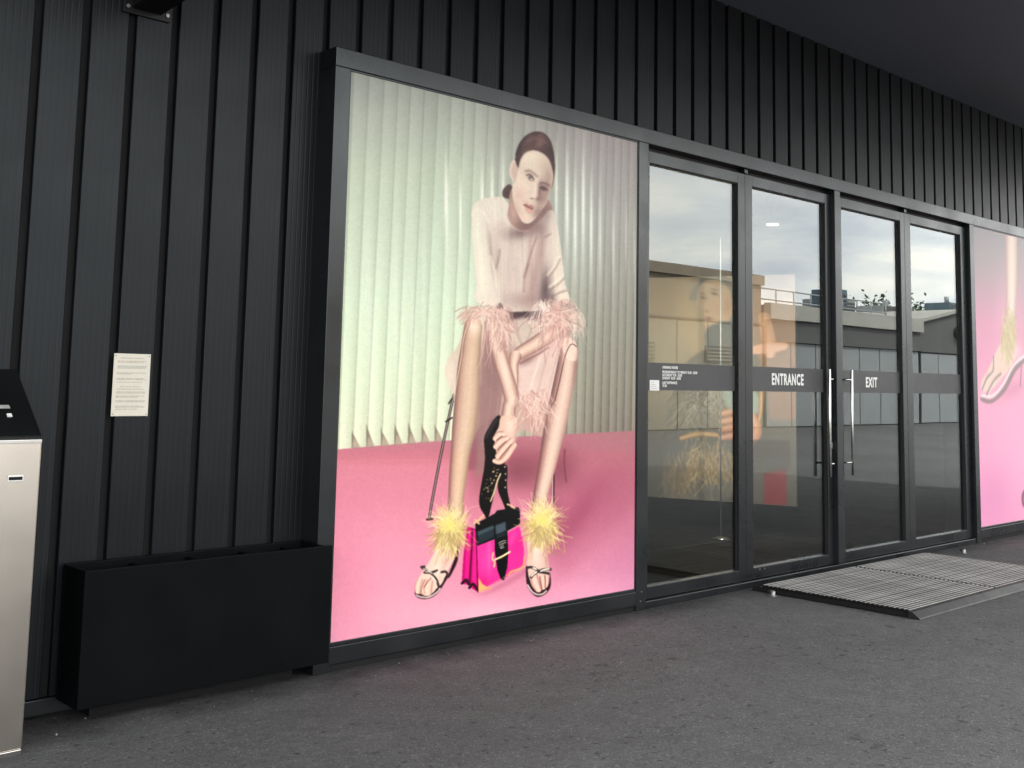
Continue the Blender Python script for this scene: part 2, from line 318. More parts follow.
    C.blob(540, 142, 4.5, 8, (150, 114, 112), .6, 15, hair); C.blob(530, 139, 3, 6, (124, 92, 92), .6, 20, hair); C.blob(519, 152, 3, 9, (60, 42, 46), .6, 20, hair); C.blob(552, 152, 3, 10, (66, 46, 50), .6, -10, hair)
    C.poly(Z1(165, 275, 150, 255, 132, 275, 122, 320, 128, 360, 145, 388, 162, 370), (226, 206, 194), .6); C.blob(513, 171, 1.6, 4, (196, 160, 148), .7)
    Zf = zm(505, 128, 7.527)
    face = C.poly(Zf(98, 305, 110, 250, 130, 205, 165, 175, 215, 165, 265, 178, 305, 205, 335, 245, 352, 300, 362, 360, 352, 425, 325, 520, 300, 580, 262, 630, 225, 680, 190, 712, 160, 718, 128, 702, 98, 650, 72, 590, 55, 510, 55, 430, 80, 380), (228, 208, 194), .55)
    C.poly(Zf(60, 260, 95, 300, 80, 400, 60, 400), (214, 188, 174), .6)
    for x, y, rx, ry, c, al, ro in [(190, 225, 80, 60, (240, 226, 206), .9, 0), (120, 420, 60, 90, (238, 218, 202), .8, 0), (300, 300, 55, 90, (214, 190, 176), .6, -10), (320, 400, 40, 120, (176, 146, 138), .75, 10), (285, 520, 48, 90, (166, 132, 128), .85, 16), (250, 640, 50, 50, (158, 122, 120), .8, 30),
                                    (108, 500, 40, 50, (228, 184, 176), .65, 0), (85, 600, 24, 70, (204, 168, 158), .5, -24), (150, 672, 42, 26, (240, 206, 194), .75, 10), (135, 560, 30, 26, (230, 196, 184), .5, 0), (228, 440, 14, 70, (240, 222, 206), .9, 4), (216, 508, 22, 22, (242, 214, 200), .85, 0), (262, 470, 15, 70, (140, 106, 106), .85, 6), (246, 532, 20, 14, (146, 106, 104), .7, -10), (202, 530, 15, 6, (150, 104, 100), .75, 10),
                                    (185, 350, 46, 26, (190, 160, 148), .7, 40), (288, 440, 40, 26, (140, 110, 110), .75, 25), (160, 560, 26, 10, (214, 172, 162), .5, 20)]:
        C.blob(505+x/7.527, 128+y/7.527, rx/7.527, ry/7.527, c, al, ro, face)
    C.strokes([Zf(152, 324, 176, 318, 206, 332, 244, 366)], 1.1, (140, 108, 100), .6, face, .8)
    C.strokes([Zf(262, 412, 295, 412, 332, 430)], 1.1, (112, 84, 82), .65, face, .6)
    C.poly(Zf(162, 352, 185, 346, 208, 372, 212, 392, 190, 386, 172, 370), (196, 174, 166), .5, True, .5, face)
    C.blob(*Zf(188, 369)[0], 1.7, 1.7, (84, 72, 76), .85, 0, face); C.strokes([Zf(160, 356, 180, 348, 202, 362, 216, 388)], .9, (80, 58, 58), .85, face, .45); C.strokes([Zf(170, 376, 190, 394, 212, 396)], .6, (140, 108, 102), .6, face, .4)
    C.blob(*Zf(287, 458)[0], 2.6, 1.4, (78, 66, 72), .9, 28, face); C.strokes([Zf(262, 448, 288, 444, 318, 468)], .8, (72, 52, 54), .85, face, .35)
    C.poly(Zf(138, 574, 160, 568, 180, 578, 195, 576, 216, 592, 206, 608, 180, 602, 158, 590), (188, 124, 120), .5, True, .9, face)
    C.poly(Zf(146, 588, 170, 600, 204, 612, 200, 634, 180, 642, 160, 626), (218, 158, 150), .6, True, .95, face); C.strokes([Zf(138, 576, 165, 592, 208, 610)], .6, (124, 72, 72), .85, face, .3); C.blob(*Zf(178, 624)[0], 2, 1, (238, 190, 182), .7, 15, face)
    C.strokes([Zf(100, 300, 112, 250, 135, 205, 170, 176, 220, 167, 270, 182, 312, 214, 340, 256, 356, 310)], 1.0, (120, 90, 86), .45, None, .7)
    # --- arms
    skin = [(160, 114, 108), (208, 168, 154), (230, 200, 184), (234, 206, 190), (212, 174, 162), (148, 102, 98)]
    C.limb(Z3(750, 300, 640, 375, 560, 420, 515, 455), [8, 7.4, 6.6, 5.6], skin[::-1]); C.limb(Z3(512, 452, 502, 510, 510, 590, 516, 700), [6, 4.6, 3.4, 1.6], skin)
    C.strokes([Z3(545, 500, 580, 480, 660, 440, 740, 390)], 1.8, (150, 104, 104), .8, None, .8)
    C.limb(Z3(345, 230, 375, 360, 420, 500, 465, 640, 490, 750)+Z4(540, 170, 532, 250), [6.2, 7.2, 7.4, 7.6, 7.4, 6.6, 7.2], skin[::-1])
    C.blob(504, 362, 2.6, 26, (250, 228, 214), .5, -14)
    # --- bag handle
    C.poly(Z4(478, 228, 445, 245, 410, 300, 378, 370, 382, 470, 378, 560, 345, 770, 372, 850, 402, 880, 432, 768, 470, 620, 505, 545, 520, 430, 500, 300), (26, 22, 24), .5)
    C.poly(Z4(440, 250, 400, 320, 378, 372, 398, 370, 440, 300, 470, 250), (70, 58, 62), .8, True, .7)
    C.poly(Z4(505, 540, 526, 565, 524, 690, 545, 800, 566, 880, 540, 890, 500, 790, 465, 690, 480, 580), (28, 24, 26), .5)
    C.strokes([Z4(482, 600, 460, 650, 440, 720, 418, 775)], 1.1, (222, 200, 160), .9)
    for p in Z4(438, 585, 428, 660, 402, 712, 455, 612, 510, 555, 514, 600, 515, 640, 512, 686, 440, 640, 398, 690): C.blob(p[0], p[1], .8, .9, (236, 214, 178), .95)
    # --- hand
    hd = C.poly(Z4(490, 230, 470, 300, 450, 340, 445, 400, 452, 450, 462, 490, 440, 505, 436, 520, 460, 538, 500, 530, 540, 490, 572, 420, 582, 330, 584, 240), (226, 186, 170), .6)
    Zh = zm(480, 390, 9.6)
    for a, w_ in ((Zh(210, 425, 175, 430, 145, 462), 3.4), (Zh(250, 470, 200, 490, 150, 540), 3.5), (Zh(300, 490, 230, 560, 170, 630), 3.6), (Zh(325, 530, 250, 640, 190, 690, 140, 680), 3.0)):
        C.limb(a, [w_*.95, w_]+[w_*.8]*(len(a)-2), [(176, 124, 112), (236, 200, 182), (238, 202, 186), (206, 158, 146)])
    for a in (Zh(212, 440, 185, 462, 160, 480), Zh(250, 490, 200, 540, 165, 575), Zh(300, 520, 240, 590, 185, 660)): C.strokes([a], .8, (112, 70, 68), .85, None, .35)
    C.blob(*Zh(140, 676)[0], 1.2, 1.2, (214, 196, 196), .8)
    C.blob(510, 425, 5, 9, (246, 218, 204), .7, 0, hd); C.blob(515, 438, 2, 10, (196, 146, 138), .6, 8, hd)
    # --- cuffs and hem of pink feathers
    pk = [(196, 142, 140), (226, 178, 170), (240, 206, 196), (214, 160, 156), (250, 226, 216)]
    dk, md, lt, wh = (172, 124, 122), (206, 158, 152), (232, 194, 184), (248, 228, 218)
    C.blob(484, 311, 15, 5, (224, 184, 172), .8); C.blob(470, 315, 6, 5, (206, 160, 150), .6); C.blob(506, 332, 5, 16, (206, 160, 156), .5, 8); C.blob(491, 362, 5, 14, (150, 106, 110), .45); C.blob(497, 316, 8, 8, (222, 180, 170), .6)
    C.plume(484, 310, 90, 150, 390, 5, 14, (dk, md, lt, lt, wh), 1, .6, .2, 8, 3, .55); C.fountain(502, 314, 50, 9, 44, (dk, md, lt, md, wh), 2, .6, .5, 3, 2); C.fountain(489, 330, 44, 6, 50, (dk, dk, md, lt, wh), 3, .6, .55, 3); C.plume(468, 312, 40, 170, 270, 5, 14, (dk, md, lt), 13, .6, .1, 3, 3, .5); C.plume(500, 322, 60, 240, 310, 8, 24, (dk, md, lt, wh), 15, .6, .05, 4, 5, .5)
    C.blob(556, 314, 10, 8, (222, 168, 162), .95); C.blob(558, 326, 13, 9, (224, 178, 170), .8); C.blob(556, 344, 8, 13, (228, 184, 178), .45)
    C.fountain(557, 307, 80, 22, 36, (dk, md, lt, md, lt, wh), 4, .6, .5, 5); C.fountain(556, 318, 60, 13, 56, (dk, md, lt, md, lt, wh), 5, .6, .5, 6); C.fountain(546, 312, 20, 10, 26, (wh, (252, 242, 236)), 6, .45, .8, 3, -10, .5); C.fountain(573, 318, 20, 6, 30, (wh, lt), 16, .5, .7, 3, 8)
    C.plume(557, 316, 120, 180, 380, 7, 20, (dk, md, lt, md, wh), 17, .6, .15, 7, 5, .5)
    C.blob(534, 408, 9, 9, (218, 166, 162), .85); C.blob(534, 422, 9, 12, (206, 154, 152), .5)
    C.fountain(534, 400, 90, 11, 48, (dk, md, lt, md, lt, wh), 7, .6, .55, 6); C.plume(536, 404, 90, 235, 315, 8, 26, (dk, md, lt, md, wh), 9, .6, .0, 7, 6, .5); C.plume(530, 402, 50, 10, 170, 3, 8, (md, lt, wh), 8, .5, .1, 7, 3, .6)
    for x, y in ((480, 302), (486, 300), (492, 304), (497, 300)): C.blob(x, y, 3, 3, (238, 222, 206), .5)
    # --- bag
    Z6 = zm(450, 490, 6.4)
    C.poly(Z6(60, 600, 180, 660, 300, 610, 480, 500, 480, 540, 300, 640, 180, 670), (190, 100, 134), 2.5, True, .6)
    C.poly(Z6(108, 232, 168, 250, 182, 652, 158, 640, 128, 622, 118, 580, 100, 605, 74, 596, 84, 430), (186, 14, 110), .5, False)
    C.poly(Z6(118, 250, 136, 255, 118, 560, 92, 570, 98, 430), (222, 40, 140), .8, False); C.poly(Z6(150, 260, 164, 262, 168, 600, 140, 580, 145, 420), (226, 46, 146), .8, False)
    C.strokes([Z6(142, 250, 135, 420, 124, 600), Z6(168, 250, 174, 450, 180, 650)], 1.1, (96, 6, 60), .9)
    C.strokes([Z6(74, 598, 102, 575, 118, 602), Z6(122, 625, 146, 602, 178, 640)], 2.2, (52, 14, 36), .95)
    fr_ = C.poly(Z6(172, 352, 300, 310, 440, 232, 462, 300, 472, 380, 474, 482, 380, 545, 300, 590, 230, 622, 182, 645), (236, 58, 152), .5, False)
    C.blob(487, 560, 9, 16, (246, 88, 172), .6, 0, fr_); C.blob(516, 545, 7, 10, (226, 48, 140), .5, 0, fr_); C.blob(482, 582, 8, 6, (206, 36, 124), .6, 0, fr_)
    C.poly(Z6(160, 215, 200, 195, 285, 150, 300, 130, 436, 108, 446, 130, 448, 215, 360, 264, 290, 312, 175, 356, 165, 300), (24, 26, 30), .5, False)
    C.poly(Z6(175, 265, 280, 222, 282, 300, 178, 346), (46, 58, 66), .8, False); C.poly(Z6(176, 268, 278, 226, 279, 244, 178, 290), (92, 108, 116), 1, False, .7)
    C.poly(Z6(284, 215, 360, 188, 368, 300, 372, 400, 366, 490, 346, 574, 326, 576, 302, 510, 286, 390), (22, 22, 26), .5, False)
    C.poly(Z6(290, 225, 355, 200, 358, 260, 292, 285), (86, 104, 114), 1, False, .85); C.poly(Z6(296, 290, 356, 268, 358, 290, 298, 310), (52, 64, 72), 1, False, .8)
    C.strokes([Z6(310, 340, 330, 328, 355, 322), Z6(312, 352, 335, 342, 356, 334), Z6(318, 366, 340, 352), Z6(322, 374, 345, 364)], .7, (206, 206, 196), .85)
    C.strokes([Z6(285, 445, 330, 425, 382, 394)], 1.6, (238, 214, 170), 1); C.strokes([Z6(276, 400, 270, 440, 285, 460, 280, 490)], 1.7, (226, 190, 140), .95)
    C.poly(Z6(182, 560, 205, 600, 240, 622, 182, 656), (232, 178, 118), .6, False); C.strokes([Z6(205, 640, 262, 628), Z6(372, 545, 392, 520, 440, 505, 468, 482, 474, 430)], 1.6, (222, 158, 112), .9)
    C.strokes([Z6(150, 215, 185, 190, 215, 160), Z6(160, 190, 185, 215)], 1.7, (222, 186, 140), .95); C.strokes([Z6(366, 90, 390, 100, 412, 116)], 1.7, (226, 186, 150), .9)
    rb = random.Random(12)
    for _ in range(26):
        t_ = rb.random(); p = Z4(450-70*t_+rb.uniform(-30, 30), 560+200*t_)[0]; C.blob(p[0], p[1], .55, .6, (214, 190, 150), .8)
    for t_ in np.linspace(0, 1, 16): p = Z6(232+t_*240, 622-t_*136+rb.uniform(-3, 3))[0]; C.blob(p[0], p[1], .9, .7, (236, 196, 140), .75)
    C.blob(489, 552, 2, 22, (255, 130, 196), .35, 0, fr_); C.blob(512, 538, 3, 8, (255, 120, 190), .35, 20, fr_)
    # --- feet and sandals
    f1 = C.poly(Z5(250, 330, 345, 330, 330, 430, 300, 500, 270, 560, 238, 640, 195, 680, 140, 690, 100, 678, 92, 640, 115, 570, 160, 500, 200, 430), (234, 198, 186), .6)
    C.poly(Z5(340, 380, 330, 440, 285, 560, 280, 580, 300, 560, 340, 470), (44, 30, 36), .6)
    for x, y, rx, ry, c, al, ro in [(436, 570, 5, 11, (246, 214, 200), .7, 30), (449, 555, 2.5, 14, (182, 138, 134), .6, 25), (424, 588, 3, 4, (240, 202, 190), .8, 0), (431, 588, 2.5, 4.5, (244, 206, 194), .8, 0)]: C.blob(x, y, rx, ry, c, al, ro, f1)
    Zl = zm(405, 545, 12.8)
    C.poly(Zl(130, 560, 128, 640, 180, 680, 260, 690, 340, 670, 420, 610, 470, 540, 540, 420, 545, 385, 520, 390, 470, 490, 430, 530, 400, 560, 340, 620, 280, 640, 220, 625, 160, 615), (54, 34, 40), .5)
    C.strokes([Zl(140, 640, 190, 660, 270, 670, 340, 648, 420, 590, 445, 555)], 1.3, (226, 208, 206), .9)
    for a, r_ in ((Zl(245, 480, 225, 560, 255, 605), 4.2), (Zl(190, 440, 165, 520, 160, 590), 3.2), (Zl(310, 470, 290, 560, 290, 600), 4.6)):
        C.limb(a, [r_*.8, r_, r_*.85], [(196, 142, 132), (244, 208, 192), (240, 198, 184), (190, 136, 128)])
    C.strokes([Zl(200, 610, 215, 540, 250, 440), Zl(240, 540, 290, 470, 330, 420)], .8, (136, 84, 82), .8, None, .35)
    C.strokes([Zl(215, 290, 260, 310, 340, 370, 400, 440, 430, 530), Zl(205, 280, 245, 275), Zl(240, 350, 330, 350, 410, 325), Zl(460, 345, 520, 340, 545, 380)], 1.9, (64, 54, 54), .95, None, .3)
    C.strokes([Zl(230, 300, 280, 318, 345, 362), Zl(260, 345, 330, 340), Zl(400, 345, 450, 330), Zl(350, 400, 400, 470)], .9, (240, 234, 226), .9, None, .3)
    f2 = C.poly(Z6(500, 300, 606, 320, 622, 420, 634, 520, 630, 600, 600, 640, 555, 645, 520, 620, 500, 560, 492, 480, 498, 400), (228, 190, 180), .6)
    for x, y, rx, ry, c, al, ro in [(536, 548, 4, 16, (246, 214, 202), .8, 0), (546, 556, 2.5, 18, (186, 138, 136), .7, -6), (531, 545, 2, 16, (206, 164, 156), .6, 0)]: C.blob(x, y, rx, ry, c, al, ro, f2)
    Zr = zm(500, 540, 11.81)
    C.poly(Zr(305, 320, 310, 500, 345, 590, 400, 650, 450, 670, 520, 645, 575, 590, 598, 520, 590, 400, 575, 500, 545, 560, 510, 585, 480, 590, 420, 590, 375, 540, 350, 470, 330, 400, 325, 320), (52, 34, 40), .5)
    C.strokes([Zr(325, 530, 370, 600, 430, 640, 500, 635, 545, 600)], 1.2, (228, 212, 210), .9)
    for a, r_ in ((Zr(400, 430, 420, 510, 450, 575), 4.4), (Zr(500, 430, 510, 500, 515, 555), 2.8), (Zr(550, 430, 550, 490, 545, 535), 2.3)):
        C.limb(a, [r_*.9, r_, r_*.8], [(190, 136, 130), (240, 202, 188), (236, 194, 182), (178, 124, 120)])
    C.strokes([Zr(465, 430, 480, 520, 492, 590), Zr(530, 420, 535, 500, 530, 560)], .8, (126, 76, 76), .85, None, .35)
    C.strokes([Zr(320, 325, 370, 320, 420, 345, 470, 375, 530, 385, 575, 395), Zr(365, 440, 400, 400, 450, 370, 520, 345, 595, 345)], 2.2, (60, 52, 52), .95, None, .3)
    C.strokes([Zr(385, 325, 425, 345), Zr(480, 365, 530, 345, 575, 340), Zr(370, 425, 405, 392, 430, 375)], 1.1, (242, 236, 228), .95, None, .3)
    # --- yellow ankle feathers
    yw = [(196, 170, 104), (216, 198, 112), (232, 218, 140), (208, 188, 122), (242, 232, 180), (186, 158, 112)]
    for (cx, cy), n, sd in ((Z5(295, 265)[0], 300, 21), (Z6(588, 190)[0], 340, 31)):
        C.blob(cx, cy, 9, 9, (214, 196, 108), .75); C.blob(cx, cy+8, 9, 8, (222, 200, 128), .5)
        C.plume(cx, cy+2, n, 0, 360, 8, 21, yw+[(176, 146, 96)], sd, .85, .02, 4, 4.5, .55); C.plume(cx, cy+5, n//2, 225, 315, 12, 29, yw+[(170, 142, 100)], sd+1, .8, 0, 5, 4, .55)
        C.plume(cx, cy, n//3, 20, 160, 10, 24, ((250, 242, 190), (236, 214, 168)), sd+3, .5, .0, 5, 4, .6); C.blob(cx, cy, 5, 5, (222, 206, 112), .3); C.plume(cx, cy, n//3, 0, 360, 4, 10, yw[1:3], sd+2, .7, 0, 3, 3, .6)
    lum = C.a.mean(-1, keepdims=True); sat = np.where(Y < 450, .84, .92)[..., None]*np.ones_like(C.a); C.a = lum+(C.a-lum)*np.clip(sat+.25*(np.abs(C.a-lum).max(-1, keepdims=True) > .22), 0, 1)
    C.a = np.clip(.55+(C.a-.55)*1.16, 0.02, 1)*np.array([1.0, .985, .955], np.float32)
    for i in range(3): C.a[..., i] = blur_all(C.a[..., i], 1.15)      # print softness
    # faint paper grain so that no area is perfectly even
    g = np.random.default_rng(3).normal(0, 1, (C.H, C.W)).astype(np.float32)
    g2 = blur_all(np.random.default_rng(4).normal(0, 1, (C.H, C.W)).astype(np.float32), 7); C.a = np.clip(C.a*(1+blur_all(g, 1.4)[..., None]*.035+g2[..., None]/g2.std()*.0035), 0, 1)
    return C
def blur_ax(m, r, ax):
    n = int(math.ceil(r*1.6)); k = np.exp(-(np.arange(-n, n+1)/r)**2); k /= k.sum()
    return sum(k[i]*np.roll(m, i-n, ax) for i in range(2*n+1))
def blur_all(m, r):
    n = int(math.ceil(r*2)); k = np.exp(-(np.arange(-n, n+1)/r)**2); k /= k.sum()
    for ax in (0, 1): m = sum(k[i]*np.roll(m, i-n, ax) for i in range(2*n+1))
    return m
def paint_side():
    # right-hand poster: leg, yellow feathers and sandal on pink (u to the right, v down, 0..1 by 0..1.27)
    C = Canvas(0, 0, 100, 124, 6)
    Y = C.gy; X = C.gx
    C.a = np.stack([np.interp(Y, [0, 18, 40, 70, 124], [c[i] for c in ((150, 146, 148), (172, 150, 156), (222, 150, 178), (243, 168, 196), (238, 158, 196))]) for i in range(3)], -1).astype(np.float32)/255
    C.blob(34, 40, 14, 24, (246, 176, 200), .5); C.blob(50, 100, 40, 30, (250, 182, 208), .5); C.blob(12, 112, 20, 14, (222, 142, 186), .6); C.blob(90, 20, 40, 30, (206, 170, 172), .5)
    C.blob(36, 68, 16, 4, (206, 132, 160), .5, -10)
    ramp = [(206, 172, 160), (240, 214, 198), (246, 226, 210), (236, 206, 192), (196, 152, 146)]
    C.limb([(39.5, -2), (38.5, 14), (37, 28), (34, 42), (29, 52), (20, 60)], [6.2, 6, 5.4, 5.2, 5.4, 4], ramp[::-1])
    C.limb([(88, -2), (84, 20), (80, 40), (78, 60)], [9, 8, 6, 6], ramp[::-1])
    C.poly([(34, 44), (42, 50), (36, 57), (25, 63), (14, 68), (6, 69), (4, 65), (12, 59), (22, 50)], (236, 206, 192), .5)
    C.blob(42, 51, 5, 4, (250, 196, 208), .8)
    C.poly([(4, 71), (14, 72), (26, 67), (38, 58), (52, 53), (52, 54.6), (40, 59.8), (28, 68.6), (14, 73.6), (4, 72.8)], (150, 124, 128), .4); C.strokes([[(4, 70.5), (15, 70.5), (26, 65.5), (38, 57), (52, 52)]], 1.2, (236, 228, 226), .95)
    C.strokes([[(5, 68), (10, 63), (16, 60), (17, 54)], [(9, 70), (17, 64), (24, 61)], [(46, 57), (44, 66)]], 1.0, (146, 122, 122), .8); C.strokes([[(6, 68), (11, 64), (16, 61)], [(11, 69.5), (18, 64.5)]], .5, (230, 222, 216), .8)
    yw = [(190, 170, 124), (210, 192, 138), (226, 212, 168), (200, 178, 136)]
    C.blob(34, 42, 6, 5, (206, 188, 130), .7); C.plume(34, 42, 130, 0, 360, 3, 8, yw, 41, .35, .05, 2.5, 3); C.plume(32, 45, 90, 230, 310, 4, 11, yw, 42, .35, 0, 3, 3)
    C.plume(80, 46, 200, 0, 360, 6, 14, yw, 43, .35, .05, 2.5, 3)
    C.blob(44.5, 115, 2.8, 3.6, (84, 60, 72), .85, 0, None, 3); C.blob(44.5, 115, 1.5, 2, (206, 124, 160), .8, 0, None, 2)
    for i in range(3): C.a[..., i] = blur_all(C.a[..., i], 2.4)
    return C
def paint_inner():
    # print on the panel inside: a figure in a grey fur coat with a belt, drawn in photograph coordinates
    C = Canvas(640, 180, 800, 520, 4)
    Y, X = C.gy, C.gx
    C.a = np.stack([np.interp(Y, [180, 250, 330, 420, 520], [c[i] for c in ((206, 190, 172), (210, 186, 158), (206, 178, 142), (120, 112, 100), (84, 80, 76))]) for i in range(3)], -1).astype(np.float32)/255
    C.poly([(752, 200), (800, 200), (800, 420), (752, 420)], (160, 118, 92), 2, False, .85)
    C.blob(668, 290, 26, 40, (190, 158, 122), .6); C.blob(690, 320, 14, 40, (224, 190, 140), .7, -25); C.blob(660, 350, 20, 30, (196, 186, 160), .6)
    # light hair, face, dark glasses
    C.poly([(690, 300), (696, 284), (706, 275), (720, 273), (732, 282), (740, 300), (744, 330), (736, 345), (726, 330), (714, 300)], (150, 150, 146), 1.2)
    f = C.poly([(697, 296), (700, 286), (708, 280), (720, 281), (729, 290), (733, 304), (731, 316), (724, 325), (714, 330), (707, 328), (703, 320), (702, 311), (698, 305)], (236, 196, 158), .8)
    for x, y, rx, ry, c, al, ro in [(706, 288, 7, 5, (248, 216, 176), .8, 20), (728, 306, 5, 14, (196, 140, 108), .7, 0), (703, 297.5, 3, 1.2, (96, 74, 72), .85, 20), (714.5, 293.5, 3.6, 1.3, (84, 62, 62), .85, 15), (702, 293.5, 3.2, .9, (140, 100, 80), .7, 20), (714, 289.5, 4, .9, (130, 92, 76), .7, 12), (704.5, 307, 1.8, 4, (248, 212, 172), .8, 15), (706.5, 311, 2.6, 1.1, (170, 104, 84), .7, 10), (708.5, 318, 3.6, 1.2, (176, 84, 78), .9, 8), (709, 320.3, 3, 1, (206, 126, 112), .8, 8), (719, 310, 5, 6, (228, 172, 140), .6, 0), (714, 328, 8, 2.4, (168, 116, 90), .6, -15)]:
        C.blob(x, y, rx, ry, c, al, ro, f)
    C.poly([(706, 330), (724, 322), (738, 330), (742, 350), (724, 354), (708, 352)], (96, 106, 110), 1.5)
    # coat
    coat = C.poly([(684, 366), (704, 350), (730, 344), (756, 352), (768, 400), (764, 440), (740, 470), (728, 498), (668, 498), (664, 450), (670, 400)], (112, 108, 100), 1.5)
    for sd, (cx, cy, a0, a1, l0, l1, cols) in enumerate([(694, 400, 200, 330, 10, 34, ((150, 146, 136), (80, 76, 70), (176, 170, 156), (104, 100, 92))), (716, 390, 220, 320, 8, 30, ((140, 136, 128), (84, 80, 76), (186, 180, 168))), (698, 455, 225, 300, 10, 36, ((216, 176, 112), (236, 204, 142), (150, 118, 76))), (680, 470, 240, 300, 8, 26, ((176, 140, 92), (120, 100, 76))), (716, 455, 240, 310, 10, 30, ((226, 190, 130), (140, 112, 74)))]):
        C.plume(cx, cy, 150, a0, a1, l0, l1, cols, 60+sd, .5, 0, 9, 9, .75)
    C.plume(700, 398, 60, 0, 360, 5, 13, ((196, 190, 178), (60, 58, 56)), 70, .5, 0, 4, 4)
    C.limb([(682, 438), (698, 434), (716, 435)], [2.8, 3, 2.6], [(150, 104, 60), (232, 186, 124), (180, 130, 80)])
    for k in range(4): C.limb([(744, 410+k*8), (732, 411+k*8), (722, 413+k*8)], [4.6, 4.4, 3.4], [(150, 92, 72), (238, 178, 146), (176, 112, 88)])
    C.poly([(724, 386), (752, 386), (760, 412), (730, 410)], (150, 176, 170), 1.5, True, .8)
    C.limb([(752, 416), (756, 432), (748, 444)], [4, 6, 4], [(186, 120, 96), (240, 176, 142), (196, 128, 104)])
    C.limb([(764, 318), (768, 336), (770, 352)], [6, 7, 6], [(214, 150, 110), (244, 186, 146), (220, 156, 118)]); C.poly([(753, 346), (784, 342), (784, 350), (753, 354)], (242, 178, 146), .6)
    C.limb([(762, 388), (761, 408), (759, 420)], [2.6, 2.4, 2], [(170, 120, 84), (214, 166, 124), (150, 104, 74)])
    C.a = np.clip(C.a*np.interp(Y, [180, 270, 340, 400, 500], [.40, .55, .82, 1.05, 1.15])[..., None].astype(np.float32), 0, 1)  # upper print darkened to offset the lamp's stronger light there
    C.poly([(764, 473), (786, 466), (787, 505), (764, 504)], (160, 56, 60), .6, False); C.poly([(752, 440), (790, 440), (790, 470), (764, 473), (752, 470)], (92, 84, 76), 1.5, False, .7)
    lum = C.a.mean(-1, keepdims=True); C.a = lum+(C.a-lum)*.85
    for i in range(3): C.a[..., i] = blur_all(C.a[..., i], 3.0)
    return C

# ================================================================ helpers
def tag(o, label, cat, group=None):
    o['label'] = label; o['category'] = cat
    if group: o['group'] = group
    return o
def link(name, me, parent=None):
    o = bpy.data.objects.new(name, me); COL.objects.link(o)
    if parent is not None:
        o.parent = parent; o.matrix_parent_inverse = Matrix.Translation(-Vector(parent.location)) if parent.type == 'EMPTY' else Matrix.Identity(4)
    return o
def thing(name, label, cat, loc, group=None):
    o = bpy.data.objects.new(name, None); COL.objects.link(o); o.location = loc; o.empty_display_size = .1
    return tag(o, label, cat, group)
def bm_mesh(name, bm, mat, smooth=False):
    me = bpy.data.meshes.new(name); bm.normal_update(); bm.to_mesh(me); bm.free()
    if mat: me.materials.append(mat)
    if smooth:
        for p in me.polygons: p.use_smooth = True
    return me
def add_box(bm, x0, x1, y0, y1, z0, z1, bev=0.0):
    vs = [bm.verts.new((x, y, z)) for z in (z0, z1) for y in (y0, y1) for x in (x0, x1)]
    fs = [bm.faces.new([vs[i] for i in q]) for q in ((0, 2, 3, 1), (4, 5, 7, 6), (0, 1, 5, 4), (2, 6, 7, 3), (0, 4, 6, 2), (1, 3, 7, 5))]
    if bev > 0:
        ed = list({e for f_ in fs for e in f_.edges})
        bmesh.ops.bevel(bm, geom=ed, offset=min(bev, .45*min(x1-x0, y1-y0, z1-z0)), segments=2, affect='EDGES', profile=.6)
def box(name, x0, x1, y0, y1, z0, z1, mat, parent=None, bev=.003):
    bm = bmesh.new(); add_box(bm, x0, x1, y0, y1, z0, z1, bev)
    return link(name, bm_mesh(name, bm, mat), parent)
def add_tube(bm, pts, rad, n=12, cap=True):
    pts = [Vector(p) for p in pts]; rad = rad if isinstance(rad, (list, tuple)) else [rad]*len(pts)
    rings = []
    for i, p in enumerate(pts):
        t = (pts[min(i+1, len(pts)-1)]-pts[max(i-1, 0)]).normalized()
        u = t.orthogonal().normalized() if i == 0 else (u-t*u.dot(t)).normalized()
        v = t.cross(u)
        rings.append([bm.verts.new(p+(u*math.cos(a)+v*math.sin(a))*rad[i]) for a in (2*math.pi*k/n for k in range(n))])
    for a, b in zip(rings, rings[1:]):
        for k in range(n): bm.faces.new((a[k], a[(k+1) % n], b[(k+1) % n], b[k])).smooth = True
    if cap:
        bm.faces.new(list(reversed(rings[0]))); bm.faces.new(rings[-1])
def tube(name, pts, rad, mat, parent=None, n=12):
    bm = bmesh.new(); add_tube(bm, pts, rad, n)
    return link(name, bm_mesh(name, bm, mat), parent)
def prism(name, poly, axis, a0, a1, mat, parent=None, bev=0.0):
    # poly in the two other axes, extruded along axis
    bm = bmesh.new()
    def P(u, v, a): return {'x': (a, u, v), 'y': (u, a, v), 'z': (u, v, a)}[axis]
    A = [bm.verts.new(P(u, v, a0)) for u, v in poly]; B = [bm.verts.new(P(u, v, a1)) for u, v in poly]
    n = len(poly); fs = [bm.faces.new(A), bm.faces.new(B)]
    for i in range(n): fs.append(bm.faces.new((A[i], A[(i+1) % n], B[(i+1) % n], B[i])))
    bmesh.ops.recalc_face_normals(bm, faces=bm.faces)
    if bev: bmesh.ops.bevel(bm, geom=list(bm.edges), offset=bev, segments=2, affect='EDGES')
    return link(name, bm_mesh(name, bm, mat), parent)

